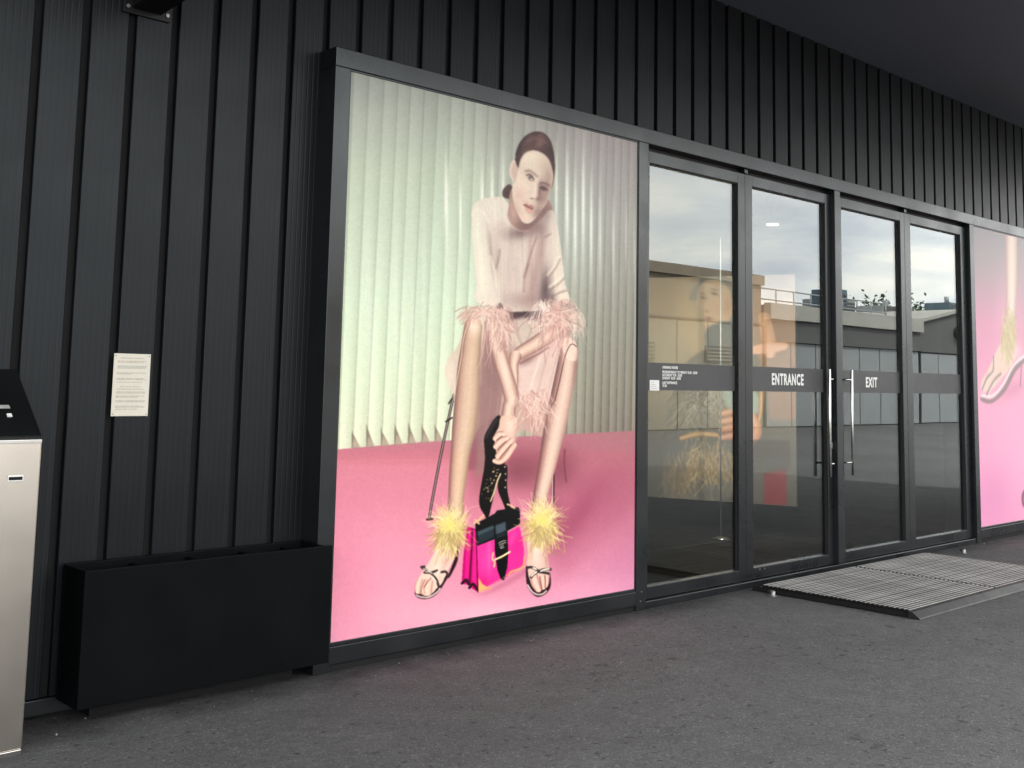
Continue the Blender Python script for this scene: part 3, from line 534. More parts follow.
# ---------------------------------------------------------------- materials
def mat_base(name):
    m = bpy.data.materials.new(name); m.use_nodes = True
    return m, m.node_tree, m.node_tree.nodes['Principled BSDF']
def paint(name, col, rough=.4, metal=0.0, var=.15, vscale=3.0, bump=0.0, bscale=200, spec=.5, streak=0.0, rvar=.08, tint=(1, 1, 1), pvar=0.0):
    m, t, b = mat_base(name)
    tc = nd(t, 'ShaderNodeTexCoord')
    n = nd(t, 'ShaderNodeTexNoise', i_Scale=vscale, i_Detail=6.0, i_Roughness=.6); t.links.new(tc.outputs['Object'], n.inputs['Vector'])
    mr = nd(t, 'ShaderNodeMapRange', i_1=.3, i_2=.7, i_3=1-var, i_4=1+var); t.links.new(n.outputs['Fac'], mr.inputs[0])
    sc_ = nd(t, 'ShaderNodeVectorMath', operation='SCALE'); sc_.inputs[0].default_value = col; t.links.new(mr.outputs[0], sc_.inputs['Scale'])
    src = sc_.outputs[0]
    if streak > 0:   # dust runs down the sheet
        mp = nd(t, 'ShaderNodeMapping'); mp.inputs['Scale'].default_value = (26, 26, .55); t.links.new(tc.outputs['Object'], mp.inputs[0])
        n3 = nd(t, 'ShaderNodeTexNoise', i_Scale=1.0, i_Detail=5.0); t.links.new(mp.outputs[0], n3.inputs['Vector'])
        m3 = nd(t, 'ShaderNodeMapRange', i_1=.5, i_2=.78, i_3=0.0, i_4=streak); t.links.new(n3.outputs['Fac'], m3.inputs[0])
        mx = nd(t, 'ShaderNodeMix', data_type='RGBA'); t.links.new(m3.outputs[0], mx.inputs[0]); t.links.new(src, mx.inputs[6]); mx.inputs[7].default_value = (.16, .15, .14, 1)
        src = mx.outputs[2]
    oi = nd(t, 'ShaderNodeObjectInfo'); orr = nd(t, 'ShaderNodeMapRange', i_1=0.0, i_2=1.0, i_3=1-pvar, i_4=1+pvar); t.links.new(oi.outputs['Random'], orr.inputs[0])
    pv = nd(t, 'ShaderNodeVectorMath', operation='SCALE'); t.links.new(src, pv.inputs[0]); t.links.new(orr.outputs[0], pv.inputs['Scale']); src = pv.outputs[0]
    t.links.new(src, b.inputs['Base Color'])
    r2 = nd(t, 'ShaderNodeMapRange', i_1=.3, i_2=.7, i_3=rough-rvar, i_4=rough+rvar); t.links.new(n.outputs['Fac'], r2.inputs[0]); t.links.new(r2.outputs[0], b.inputs['Roughness'])
    b.inputs['Metallic'].default_value = metal; b.inputs['Specular IOR Level'].default_value = spec; b.inputs['Specular Tint'].default_value = (*tint, 1)
    if bump:
        nb = nd(t, 'ShaderNodeTexNoise', i_Scale=float(bscale), i_Detail=3.0); t.links.new(tc.outputs['Object'], nb.inputs['Vector'])
        bp = nd(t, 'ShaderNodeBump', i_Strength=bump, i_Distance=.002); t.links.new(nb.outputs['Fac'], bp.inputs['Height']); t.links.new(bp.outputs[0], b.inputs['Normal'])
    return m
M = {}
M['clad'] = paint('dark_cladding_paint', (.0074, .0085, .0104), .38, 0, .14, 1.7, .03, 40, .26, .015, tint=(.88, .95, 1), pvar=.22)
M['groove'] = paint('groove_black', (.006, .0063, .007), .7, spec=.25)
M['frame'] = paint('frame_paint', (.0075, .0088, .0108), .30, 0, .12, 2.5, .008, 60, .65, .012, tint=(.9, .96, 1))
M['canopy'] = paint('canopy_soffit', (.090, .099, .120), .7, 0, .10, .6, .03, 30)
M['rubber'] = paint('black_rubber', (.008, .008, .008), .6)
M['planter'] = paint('planter_paint', (.0024, .0030, .0038), .5, 0, .2, 3, .05, 120, .07, .003)
M['blackpl'] = paint('black_plastic', (.005, .0055, .006), .42, spec=.3)
M['alu'] = paint('aluminium_slat', (.30, .295, .29), .55, .2, .35, 9, .4, 300, pvar=.15)
M['matdark'] = paint('mat_rubber', (.008, .008, .008), .8, 0, .3, 30, spec=.2)
M['border'] = paint('mat_border', (.016, .017, .019), .5, .2, .2, 9, .1, 200)
M['white'] = paint('white_print', (.78, .78, .77), .5, 0, .04)
M['paper'] = paint('notice_paper', (.66, .63, .54), .6, 0, .05, 9)
M['ink'] = paint('faded_ink', (.40, .38, .33), .7, 0, .2, 60)
M['inkred'] = paint('faded_red_ink', (.52, .38, .30), .7, 0, .2, 60)
M['band'] = paint('grey_film', (.045, .047, .050), .5, 0, .06, 4)
M['stopmetal'] = paint('dull_zinc', (.28, .28, .27), .4, .8, .2, 40)
M['steelpol'] = paint('polished_steel', (.60, .59, .57), .22, 1.0, .05)
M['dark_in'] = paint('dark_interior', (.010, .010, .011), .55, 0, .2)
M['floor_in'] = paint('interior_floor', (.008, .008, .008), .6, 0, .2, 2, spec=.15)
M['tan'] = paint('tan_render', (.26, .215, .16), .8, 0, .15, .5)
M['tanpanel'] = paint('tan_panel', (.28, .245, .195), .7, 0, .1, .7)
M['greypanel'] = paint('grey_panel', (.26, .275, .285), .55, 0, .10, .7)
M['greydark'] = paint('grey_fascia', (.09, .09, .09), .7, 0, .12, .7)
M['roofedge'] = paint('pale_roof_edge', (.34, .33, .30), .7, 0, .12, .8)
M['hvac'] = paint('hvac_grey', (.32, .34, .35), .5, .3, .2, 2)
M['hvacblue'] = paint('hvac_bluegrey', (.10, .15, .18), .5, .2, .2, 2)
M['leaf'] = paint('leaves', (.05, .085, .03), .6, 0, .4, 3)
M['bark'] = paint('bark', (.06, .045, .035), .9, 0, .3, 12)
M['grit'] = paint('grit', (.22, .21, .20), .8, 0, .4, 50)

def brushed():
    m, t, b = mat_base('brushed_steel')
    tc = nd(t, 'ShaderNodeTexCoord'); mp = nd(t, 'ShaderNodeMapping'); mp.inputs['Scale'].default_value = (1.2, 1.2, 420); t.links.new(tc.outputs['Object'], mp.inputs[0])
    n = nd(t, 'ShaderNodeTexNoise', i_Scale=1.0, i_Detail=4.0); t.links.new(mp.outputs[0], n.inputs['Vector'])
    n2 = nd(t, 'ShaderNodeTexNoise', i_Scale=5.0, i_Detail=5.0); t.links.new(tc.outputs['Object'], n2.inputs['Vector'])
    a = nd(t, 'ShaderNodeMath', operation='MULTIPLY_ADD', i_1=.04, i_2=.17); t.links.new(n.outputs['Fac'], a.inputs[0])
    c = nd(t, 'ShaderNodeMath', operation='MULTIPLY_ADD', i_1=.10); t.links.new(n2.outputs['Fac'], c.inputs[0]); t.links.new(a.outputs[0], c.inputs[2])
    t.links.new(c.outputs[0], b.inputs['Roughness'])
    b.inputs['Base Color'].default_value = (.70, .645, .575, 1); b.inputs['Metallic'].default_value = 1
    bp = nd(t, 'ShaderNodeBump', i_Strength=.004, i_Distance=.001); t.links.new(n.outputs['Fac'], bp.inputs['Height']); t.links.new(bp.outputs[0], b.inputs['Normal'])
    return m
M['brushed'] = brushed()
def glassmat():
    m = bpy.data.materials.new('tinted_glass'); m.use_nodes = True; t = m.node_tree; t.nodes.clear()
    o = nd(t, 'ShaderNodeOutputMaterial'); tr = nd(t, 'ShaderNodeBsdfTransparent', i_Color=(.66, .69, .68, 1))
    gl = nd(t, 'ShaderNodeBsdfGlossy', i_Color=(.97, 1, 1, 1), i_Roughness=0.0)
    tc = nd(t, 'ShaderNodeTexCoord'); n = nd(t, 'ShaderNodeTexNoise', i_Scale=1.1, i_Detail=1.0); t.links.new(tc.outputs['Object'], n.inputs['Vector'])
    bp = nd(t, 'ShaderNodeBump', i_Strength=.10, i_Distance=.005); t.links.new(n.outputs['Fac'], bp.inputs['Height']); t.links.new(bp.outputs[0], gl.inputs['Normal'])
    ge = nd(t, 'ShaderNodeNewGeometry'); io = nd(t, 'ShaderNodeMapRange', i_1=0.0, i_2=1.0, i_3=1.75, i_4=1/1.75); t.links.new(ge.outputs['Backfacing'], io.inputs[0])   # same reflectance on both faces of the pane
    fr = nd(t, 'ShaderNodeFresnel'); t.links.new(io.outputs[0], fr.inputs['IOR']); mx = nd(t, 'ShaderNodeMixShader')
    k = nd(t, 'ShaderNodeMath', operation='MULTIPLY', i_1=1.15, use_clamp=True); t.links.new(fr.outputs[0], k.inputs[0]); t.links.new(k.outputs[0], mx.inputs[0]); t.links.new(tr.outputs[0], mx.inputs[1]); t.links.new(gl.outputs[0], mx.inputs[2]); t.links.new(mx.outputs[0], o.inputs[0])
    return m
M['glass'] = glassmat()
def asphalt():
    m, t, b = mat_base('asphalt')
    tc = nd(t, 'ShaderNodeTexCoord'); P = tc.outputs['Object']
    def noise(s, d=4.0, r=.6):
        n = nd(t, 'ShaderNodeTexNoise', i_Scale=float(s), i_Detail=d, i_Roughness=r); t.links.new(P, n.inputs['Vector']); return n.outputs['Fac']
    def rng(x, a, b_, c, d): 
        n = nd(t, 'ShaderNodeMapRange', i_1=a, i_2=b_, i_3=c, i_4=d); t.links.new(x, n.inputs[0]); return n.outputs[0]
    def mul(x, y):
        n = nd(t, 'ShaderNodeMath', operation='MULTIPLY'); t.links.new(x, n.inputs[0]); t.links.new(y, n.inputs[1]); return n.outputs[0]
    v = nd(t, 'ShaderNodeTexVoronoi', i_Scale=150.0); t.links.new(P, v.inputs['Vector'])
    hs = nd(t, 'ShaderNodeSeparateColor'); t.links.new(v.outputs['Color'], hs.inputs[0])
    grain = rng(hs.outputs[0], 0, 1, .80, 1.20)
    chip = rng(hs.outputs[1], .93, .97, 1.0, 1.7)
    broad = rng(noise(.35, 6), .3, .7, .82, 1.16); mid = rng(noise(5, 6), .3, .7, .90, 1.10); worn = rng(noise(24, 5, .7), .3, .7, .88, 1.12)
    spot = rng(noise(7.5, 3, .55), .67, .73, 1.0, .58); spot2 = rng(noise(2.6, 6, .7), .64, .70, 1.0, .60); sp_ = nd(t, 'ShaderNodeMath', operation='MULTIPLY_ADD', i_1=.26, i_2=-.13); t.links.new(noise(.8, 3), sp_.inputs[0])
    sq_ = nd(t, 'ShaderNodeMath', operation='ADD'); t.links.new(noise(19, 2), sq_.inputs[0]); t.links.new(sp_.outputs[0], sq_.inputs[1]); spot3 = rng(sq_.outputs[0], .655, .685, 1.0, .50)
    sx = nd(t, 'ShaderNodeSeparateXYZ'); t.links.new(P, sx.inputs[0])
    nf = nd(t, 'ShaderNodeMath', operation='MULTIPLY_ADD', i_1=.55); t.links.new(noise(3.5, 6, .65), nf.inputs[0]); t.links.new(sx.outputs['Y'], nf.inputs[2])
    dirt_shade = rng(nf.outputs[0], 4.84, 5.12, 1.0, .42)          # dirt along the wall foot, with contact shade painted into it
    k = mul(grain, dirt_shade)
    for x in (chip, broad, mid, worn, spot, spot2, spot3): k = mul(k, x)
    s_ = nd(t, 'ShaderNodeVectorMath', operation='SCALE'); s_.inputs[0].default_value = (.104, .1045, .108); t.links.new(k, s_.inputs['Scale']); t.links.new(s_.outputs[0], b.inputs['Base Color'])
    b.inputs['Roughness'].default_value = .92; b.inputs['Specular IOR Level'].default_value = .2
    bp = nd(t, 'ShaderNodeBump', i_Strength=.35, i_Distance=.003); t.links.new(v.outputs['Distance'], bp.inputs['Height'])
    bp2 = nd(t, 'ShaderNodeBump', i_Strength=.4, i_Distance=.02); t.links.new(noise(14, 6), bp2.inputs['Height']); t.links.new(bp.outputs[0], bp2.inputs['Normal']); t.links.new(bp2.outputs[0], b.inputs['Normal'])
    return m
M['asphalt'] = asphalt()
def printmat(name, arr, rough=.32):
    h, w_ = arr.shape[:2]
    im = bpy.data.images.new(name, w_, h); px = np.ones((h, w_, 4), np.float32); px[..., :3] = arr
    im.pixels.foreach_set(px.ravel()); im.update(); im.pack()
    m, t, b = mat_base(name)
    ti = nd(t, 'ShaderNodeTexImage', image=im, extension='EXTEND'); t.links.new(ti.outputs[0], b.inputs['Base Color'])
    b.inputs['Roughness'].default_value = rough; b.inputs['Specular IOR Level'].default_value = .22
    return m
def sheet(name, A, B, z0, z1, n, thick, mat, parent=None):
    # a printed board: front face A->B (left to right), n = outward normal, real thickness behind it
    n = Vector(n).normalized(); bk = -n*thick
    c = [Vector((A[0], A[1], z0)), Vector((B[0], B[1], z0)), Vector((B[0], B[1], z1)), Vector((A[0], A[1], z1))]
    me = bpy.data.meshes.new(name); vs = c+[p+bk for p in c]
    me.from_pydata([tuple(v) for v in vs], [], [(0, 1, 2, 3), (5, 4, 7, 6), (4, 0, 3, 7), (1, 5, 6, 2), (3, 2, 6, 7), (4, 5, 1, 0)])
    uv = me.uv_layers.new(name='UV'); fuv = {0: (0, 0), 1: (1, 0), 2: (1, 1), 3: (0, 1), 4: (0, 0), 5: (1, 0), 6: (1, 1), 7: (0, 1)}
    for l in me.loops: uv.data[l.index].uv = fuv[l.vertex_index]
    me.materials.append(mat)
    return link(name, me, parent)
def text(name, body, x, y, z, size, mat, parent=None, sx=.8, bold=.0, align='LEFT', spacing=1.0, chars=1.0):
    cu = bpy.data.curves.new(name, 'FONT'); cu.body = body; cu.size = size; cu.align_x = align; cu.offset = bold; cu.extrude = .0004; cu.space_line = spacing; cu.resolution_u = 3; cu.space_character = chars
    o = bpy.data.objects.new(name, cu); COL.objects.link(o)
    dg = bpy.context.evaluated_depsgraph_get(); me = bpy.data.meshes.new_from_object(o.evaluated_get(dg)); bpy.data.objects.remove(o)
    me.transform(Matrix.Translation((x, y, z)) @ Matrix.Rotation(math.radians(90), 4, 'X') @ Matrix.Diagonal((sx, 1, 1, 1)))
    me.materials.clear(); me.materials.append(mat)
    return link(name, me, parent)

# ================================================================ setting
YF, YW = 4.847, 5.00            # front of the entrance frame, face of the cladding
DOOR0, DOOR1 = 5.907, 10.97     # entrance opening between the posters
bm = bmesh.new()
xs = [-300, -60, -12, -4, 0, 4, 8, 12, 16, 24, 60, 300]; ys = [-300, -60, -20, -8, -3, 0, 2, 3.4, 4.2, YF+.05, 5.4]
g = [[bm.verts.new((x, y, 0)) for x in xs] for y in ys]
for j in range(len(ys)-1):
    for i in range(len(xs)-1): bm.faces.new((g[j][i], g[j][i+1], g[j+1][i+1], g[j+1][i]))
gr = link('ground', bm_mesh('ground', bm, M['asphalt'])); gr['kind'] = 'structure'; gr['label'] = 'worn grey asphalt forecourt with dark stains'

# ================================================================ clad building
bd = thing('clad_building', 'black building clad in vertical ribbed metal panels under a dark canopy', 'building', (5, 5.3, 0))
PITCH_P, X0P = .2189, 5.731
def panel_mesh(z0, z1, wid=.177, nm='panel'):
    # pan with five faint pressed flutes and returned edges
    prof = [(-wid/2, .040), (-wid/2, .003), (-wid/2+.003, 0)]
    for k in range(5):
        c = -wid/2+wid*(k+.9)/5.8
        prof += [(c-.005, 0), (c-.002, .0006), (c+.002, .0006), (c+.005, 0)]
    prof += [(wid/2-.003, 0), (wid/2, .003), (wid/2, .040)]
    bm = bmesh.new(); A = [bm.verts.new((x, y, z0)) for x, y in prof]; B = [bm.verts.new((x, y, z1)) for x, y in prof]
    for i in range(len(prof)-1): bm.faces.new((A[i], A[i+1], B[i+1], B[i]))
    return bm_mesh(nm, bm, M['clad'])
full, upper = panel_mesh(.09, 4.70), panel_mesh(3.20, 4.70)
rp = random.Random(2)
for k in range(-44, 62):
    c = X0P+PITCH_P*(k+.5)
    if c < -3.5 or c > 17.5: continue
    over = DOOR0-.15 < c < DOOR1+.12
    o = link('panel', upper if over else full, bd)
    o.location = (c, YW+rp.uniform(-.0012, .0012), 0); o.matrix_parent_inverse = Matrix.Translation((-5, -5.3, 0)); o.rotation_euler.z = rp.uniform(-.006, .006)
box('back_wall', -4, DOOR0-.06, YW+.032, YW+.20, 0, 6.2, M['groove'], bd, 0)
box('back_wall', DOOR1+.06, 18, YW+.032, YW+.20, 0, 6.2, M['groove'], bd, 0)
box('back_wall', DOOR0-.06, DOOR1+.06, YW+.032, YW+.20, 3.24, 6.2, M['groove'], bd, 0)
box('base_trim', -4, 3.27, YW-.012, YW+.03, .02, .085, M['frame'], bd)
prism('canopy', [(5.10, 4.48), (5.06, 4.47), (0.80, 4.66), (0.80, 5.0), (5.10, 5.0)], 'x', -4, 18, M['canopy'], bd)  # front reach lengthened out of view to shade the forecourt
box('canopy_fascia', -4, 18, 0.75, 0.798, 4.60, 5.06, M['frame'], bd)

# ================================================================ entrance frame
fr = thing('entrance_portal', 'dark grey steel portal frame holding both posters and the glass doors', 'portal', (8.5, YF, 0))
Z_T, Z_H = 3.254, 3.150
XR = 13.62
box('header', 3.289, XR, YF, YW+.03, Z_H, Z_T, M['frame'], fr, .004)
for a, b in ((3.289, 3.386), (5.804, DOOR0), (DOOR1, 11.062), (13.48, XR)):
    box('stile', a, b, YF+.0005, YW+.03, .0, Z_H-.0006, M['frame'], fr, .003)
for a, b in ((3.3866, 5.8034), (11.0626, 13.479)):
    box('bottom_rail', a, b, YF+.0005, YW+.03, .036, .124, M['frame'], fr, .003)
    box('plinth', a, b, YF+.014, YW+.03, .0, .0355, M['groove'], fr, .002)
    for n_, q in (('bead', (a+.0005, b-.0005, .1245, .1445)), ('bead', (a+.0005, b-.0005, 3.139, 3.1495))):
        box(n_, q[0], q[1], YF+.006, YF+.05, q[2], q[3], M['frame'], fr, .0025)
    for q in ((a+.0005, a+.0075), (b-.0075, b-.0005)): box('bead', q[0], q[1], YF+.006, YF+.05, .145, 3.1385, M['frame'], fr, .002)
box('centre_post', 8.371, 8.460, YF+.0005, YW-.02, .050, Z_H-.0006, M['frame'], fr, .003)
box('threshold', DOOR0+.001, DOOR1-.001, YF+.012, YW+.16, .0, .047, M['frame'], fr, .004)
box('head_gasket', DOOR0+.001, DOOR1-.001, YF+.085, YW+.02, 3.10, Z_H-.001, M['rubber'], fr, 0)
for x in (7.122, 9.679): box('roller_cover', x-.022, x+.022, YF+.030, YF+.084, 3.117, Z_H-.001, M['frame'], fr, .002)
for x, z in ((5.86, .12), (11.0, .11), (5.85, .06)): tube('screw_head', [(x, YF+.002, z), (x, YF-.002, z)], .006, M['steelpol'], fr, 8)

# ================================================================ posters
def to_main(u, v): return proj(3.394+u*(5.796-3.394), YF+.012, .145+v*(3.1385-.145))
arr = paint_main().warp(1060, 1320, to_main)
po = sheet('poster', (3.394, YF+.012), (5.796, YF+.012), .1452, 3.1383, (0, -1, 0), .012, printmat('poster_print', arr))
tag(po, 'large poster of a seated woman with a pink handbag before pale vertical blinds', 'poster')
Cs = paint_side(); ar2 = Cs.warp(600, 740, lambda u, v: (u*100, (1-v)*123.9))
p2 = sheet('poster', (11.070, YF+.012), (13.471, YF+.012), .1452, 3.1383, (0, -1, 0), .012, printmat('poster_print_legs', ar2))
tag(p2, 'pink poster of a bare foot in a strapped sandal, right of the doors', 'poster')

# ================================================================ doors and side lights
YL, YG = 4.890, 4.920           # leaf face, glass
def leaf(name, label, cat, x0, x1, a, b, group):
    t = thing(name, label, cat, ((x0+x1)/2, YL, .05), group)
    zb, zt, z0, z1 = .133, 3.030, .0525, 3.114
    box('stile', x0, a, YL, YL+.055, z0, z1, M['frame'], t, .003); box('stile', b, x1, YL, YL+.055, z0, z1, M['frame'], t, .003)
    box('top_rail', a+.0003, b-.0003, YL+.0004, YL+.0546, zt, z1-.0004, M['frame'], t, .003)
    box('bottom_rail', a+.0003, b-.0003, YL+.0004, YL+.0546, z0+.0004, zb, M['frame'], t, .003)
    for q in ((a+.0004, a+.006), (b-.006, b-.0004)): box('gasket', q[0], q[1], YL+.012, YG+.0095, zb, zt, M['rubber'], t, 0)
    box('gasket', a+.0065, b-.0065, YL+.012, YG+.0095, zt-.006, zt-.0002, M['rubber'], t, 0)
    g_ = box('glass_pane', a+.0062, b-.0062, YG, YG+.008, zb+.0004, zt-.0064, M['glass'], t, 0)
    box('printed_band', a+.0066, b-.0066, YG-.0016, YG-.0006, 1.447, 1.637, M['band'], t, 0)
    return t
GRP = 'glass leaves of the entrance'
d1 = leaf('side_light', 'fixed glass pane with white opening hours beside the large poster', 'glass panel', 5.872+.037, 7.1205, 5.97, 7.030, GRP)
d2 = leaf('glass_door', 'tinted glass door lettered ENTRANCE with a long steel pull', 'door', 7.1235, 8.3685, 7.219, 8.288, GRP)
d3 = leaf('glass_door', 'tinted glass door lettered EXIT with a long steel pull', 'door', 8.4625, 9.6775, 8.550, 9.600, GRP)
d4 = leaf('side_light', 'fixed glass pane without lettering beside the foot poster', 'glass panel', 9.6805, 10.93, 9.793, 10.845, GRP)
box('jamb_filler', 10.931, DOOR1-.001, YL+.01, YL+.05, .05, 3.114, M['frame'], fr, .002)
YT = YG-.0022
text('lettering', 'ENTRANCE', 7.515, YT, 1.503, .122, M['white'], d2, .66, .0042, 'LEFT', 1.0, 1.16)
text('lettering', 'EXIT', 8.975, YT, 1.498, .118, M['white'], d3, .74, .0042, 'LEFT', 1.0, 1.16)
hrs = [('OPENING HOURS', 1.598), ('FROM MONDAY TO FRIDAY 10.30 - 20.00', 1.566), ('SATURDAY 9.30 - 20.00', 1.5445), ('SUNDAY 10.30 - 20.00', 1.523), ('LAST ENTRANCE', 1.491), ('19.30', 1.4695)]
for s_, z in hrs: text('lettering', s_, 6.155, YT, z, .0255, M['white'], d1, .86, .0006)
box('sticker', 6.016, 6.118, YG-.0045, YG-.002, 1.444, 1.516, M['white'], d1, 0)
for s_ in range(4): box('sticker_print', 6.03, 6.10-.012*s_, YG-.0052, YG-.0047, 1.4575+s_*.013, 1.4605+s_*.013, M['ink'], d1, 0)
def pull(parent, x, sgn):
    y = 4.852
    h_ = tube('pull_handle', [(x, y, .757), (x, y, .762), (x, y, 1.636), (x, y, 1.641)], [.008, .0115, .0115, .008], M['steelpol'], parent, 16)
    for z in (.865, 1.555):
        bm = bmesh.new(); add_tube(bm, [(x, y, z), (x+sgn*.050, y, z), (x+sgn*.064, y+.006, z), (x+sgn*.069, y+.02, z), (x+sgn*.069, YL+.002, z)], .008, 12)
        o = bpy.data.objects.new('standoff', bm_mesh('standoff', bm, M['steelpol'])); COL.objects.link(o); o.parent = h_
pull(d2, 8.262, 1); pull(d3, 8.620, -1)
box('lock_plate', 8.345, 8.362, YL-.006, YL-.0003, .985, 1.035, M['steelpol'], d2, .002)
for (x, t_) in ((7.30, d2), (7.36, d2)): tube('screw_head', [(x, YL+.001, .115), (x, YL-.002, .115)], .007, M['steelpol'], t_, 8)

# ================================================================ entrance mat
mt = thing('entrance_mat', 'grey slatted metal mat in a dark raised border before the doors', 'mat', (8.35, 4.15, 0))
MX0, MX1, MY0, MY1, MZ = 7.085, 9.620, 3.590, 4.735, .050
box('base', MX0+.01, MX1-.01, MY0+.005, MY1-.005, .006, .026, M['matdark'], mt, 0)
prism('border', [(MY0-.082, .004), (MY0-.002, .004), (MY0-.002, .046), (MY0-.010, .048), (MY0-.03, .044), (MY0-.075, .012)], 'x', MX0-.03, MX1+.02, M['border'], mt)
prism('border', [(MX0-.030, .004), (MX0+.002, .004), (MX0+.002, .030), (MX0-.008, .032), (MX0-.028, .012)], 'y', MY0-.0015, MY1+.06, M['matdark'], mt)
prism('border', [(MX1+.019, .004), (MX1-.002, .004), (MX1-.002, .030), (MX1+.006, .032), (MX1+.017, .012)], 'y', MY0-.0015, MY1+.06, M['matdark'], mt)
NS = 33; pit = (MY1-MY0)/NS; XM = 8.405
def slat_mesh(L):
    bm = bmesh.new(); hw = pit*.30
    pr = [(-hw, .027), (hw, .027), (hw, MZ-.003), (hw-.003, MZ), (hw*.35, MZ), (hw*.3, MZ-.003), (-hw*.3, MZ-.003), (-hw*.35, MZ), (-hw+.003, MZ), (-hw, MZ-.003)]
    A = [bm.verts.new((0, u, v)) for u, v in pr]; B = [bm.verts.new((L, u, v)) for u, v in pr]
    bm.faces.new(A); bm.faces.new(B[::-1])
    for i in range(len(pr)): bm.faces.new((A[i], B[i], B[(i+1) % len(pr)], A[(i+1) % len(pr)]))
    bmesh.ops.recalc_face_normals(bm, faces=bm.faces)
    me = bm_mesh('slat', bm, M['alu']); me.materials.append(M['matdark'])      # bright treads; sides coloured dark as the shade between slats
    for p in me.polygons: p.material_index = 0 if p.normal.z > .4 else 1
    return me
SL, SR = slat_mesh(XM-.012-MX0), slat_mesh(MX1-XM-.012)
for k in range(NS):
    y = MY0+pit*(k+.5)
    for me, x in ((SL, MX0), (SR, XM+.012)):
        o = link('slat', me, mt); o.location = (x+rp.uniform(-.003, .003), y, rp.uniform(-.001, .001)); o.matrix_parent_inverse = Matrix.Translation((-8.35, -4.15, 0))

# ================================================================ door stops
def stop(x, y, label):
    t = thing('door_stop', label, 'door stop', (x, y, 0), 'floor door stops')
    tube('base_plate', [(x, y, .001), (x, y, .006)], .030, M['stopmetal'], t, 20)
    tube('post', [(x, y, .006), (x, y, .012), (x, y, .034), (x, y, .038)], [.022, .017, .017, .012], M['stopmetal'], t, 20)
    tube('rubber_buffer', [(x-.004, y+.012, .030), (x-.004, y+.030, .030)], [.013, .012], M['rubber'], t, 16)
stop(6.99, 4.575, 'small bright metal door stop at the left corner of the mat')
stop(10.20, 4.640, 'small metal door stop on the asphalt right of the mat')

# ================================================================ planter
pl = thing('planter_box', 'long low matt black planter box against the ribbed wall', 'planter', (2.68, 4.9, 0))
PX0, PX1, PY0, PY1, PZ0, PZ1 = 2.049, 3.283, 4.752, 4.978, .078, .652
box('front_panel', PX0, 3.316, PY0, PY0+.018, PZ0, PZ1, M['planter'], pl, .004)
box('back_panel', PX0, PX1, PY1-.018, PY1, PZ0, PZ1+.004, M['planter'], pl, .004)
for x in (PX0+.0006, PX1-.0186): box('side_panel', x, x+.018, PY0+.0184, PY1-.0184, PZ0, PZ1-.001, M['planter'], pl, .003)
box('bottom', PX0+.02, PX1-.02, PY0+.019, PY1-.019, PZ0+.002, PZ0+.02, M['planter'], pl, 0)
for x in (2.34, 2.62, 2.90, 3.14): box('divider', x, x+.02, PY0+.019, PY1-.019, PZ0+.021, PZ1-.02, M['planter'], pl, .002)
box('inner_shelf', PX0+.022, PX1-.022, PY0+.0195, PY1-.0195, PZ1-.075, PZ1-.062, M['groove'], pl, 0)
box('plinth', PX0+.12, PX1-.08, PY0+.15, PY1-.02, .0, PZ0-.0005, M['groove'], pl, .002)  # added dark block filling the shaded gap under the planter

# ================================================================ ticket machine
tk = thing('ticket_machine', 'brushed steel ticket machine with sloping black top at the left edge', 'machine', (1.45, 4.77, 0))
TX0, TX1, TY0, TY1 = 1.17, 1.770, 4.593, 4.935
box('body', TX0, TX1, TY0, TY1, .022, 1.215, M['brushed'], tk, .006)
box('plinth', TX0+.012, TX1-.004, TY0-.004, TY1-.01, .0, .0215, M['steelpol'], tk, .002)
prism('sloping_top', [(TY0+.002, 1.2155), (TY1, 1.2155), (TY1, 1.498), (TY1-.015, 1.503), (TY0+.002, 1.236)], 'x', TX0, TX1-.001, M['blackpl'], tk, .003)
box('front_lip', TX0+.001, TX1-.0015, TY0-.004, TY0+.0015, 1.208, 1.222, M['steelpol'], tk, .0015)
# ticket slot: light surround with a dark mouth
xs_, zs_ = 1.674, 1.072
box('slot_surround', xs_-.030, xs_+.030, TY0-.005, TY0+.001, zs_-.012, zs_+.012, M['white'], tk, .003)
box('slot_mouth', xs_-.027, xs_+.026, TY0-.0062, TY0-.0052, zs_-.007, zs_+.006, M['groove'], tk, 0)
def on_slope(xc, tt, hw, hh, name, mat, lift=.002):
    a = Vector((0, TY0+.002, 1.236)); b = Vector((0, TY1-.015, 1.503)); n = Vector((0, -(b.z-a.z), b.y-a.y)).normalized(); dr = (b-a).normalized()
    c = a+(b-a)*tt; bm = bmesh.new(); vs = []
    for l in (lift*.3, lift):
        for s1, s2 in ((-1, -1), (1, -1), (1, 1), (-1, 1)): vs.append(bm.verts.new(Vector((xc+s1*hw, 0, 0))+c+dr*s2*hh+n*l))
    for q in ((3, 2, 1, 0), (4, 5, 6, 7), (0, 1, 5, 4), (1, 2, 6, 5), (2, 3, 7, 6), (3, 0, 4, 7)): bm.faces.new([vs[i] for i in q])
    return link(name, bm_mesh(name, bm, mat), tk)
M['lblgrey'] = paint('label_grey', (.34, .34, .34), .5, 0, .3, 60)
on_slope(1.652, .42, .030, .010, 'label_plate', M['lblgrey']); on_slope(1.668, .29, .0095, .009, 'button', M['white'], .006); on_slope(1.50, .6, .07, .05, 'display', M['greydark'])

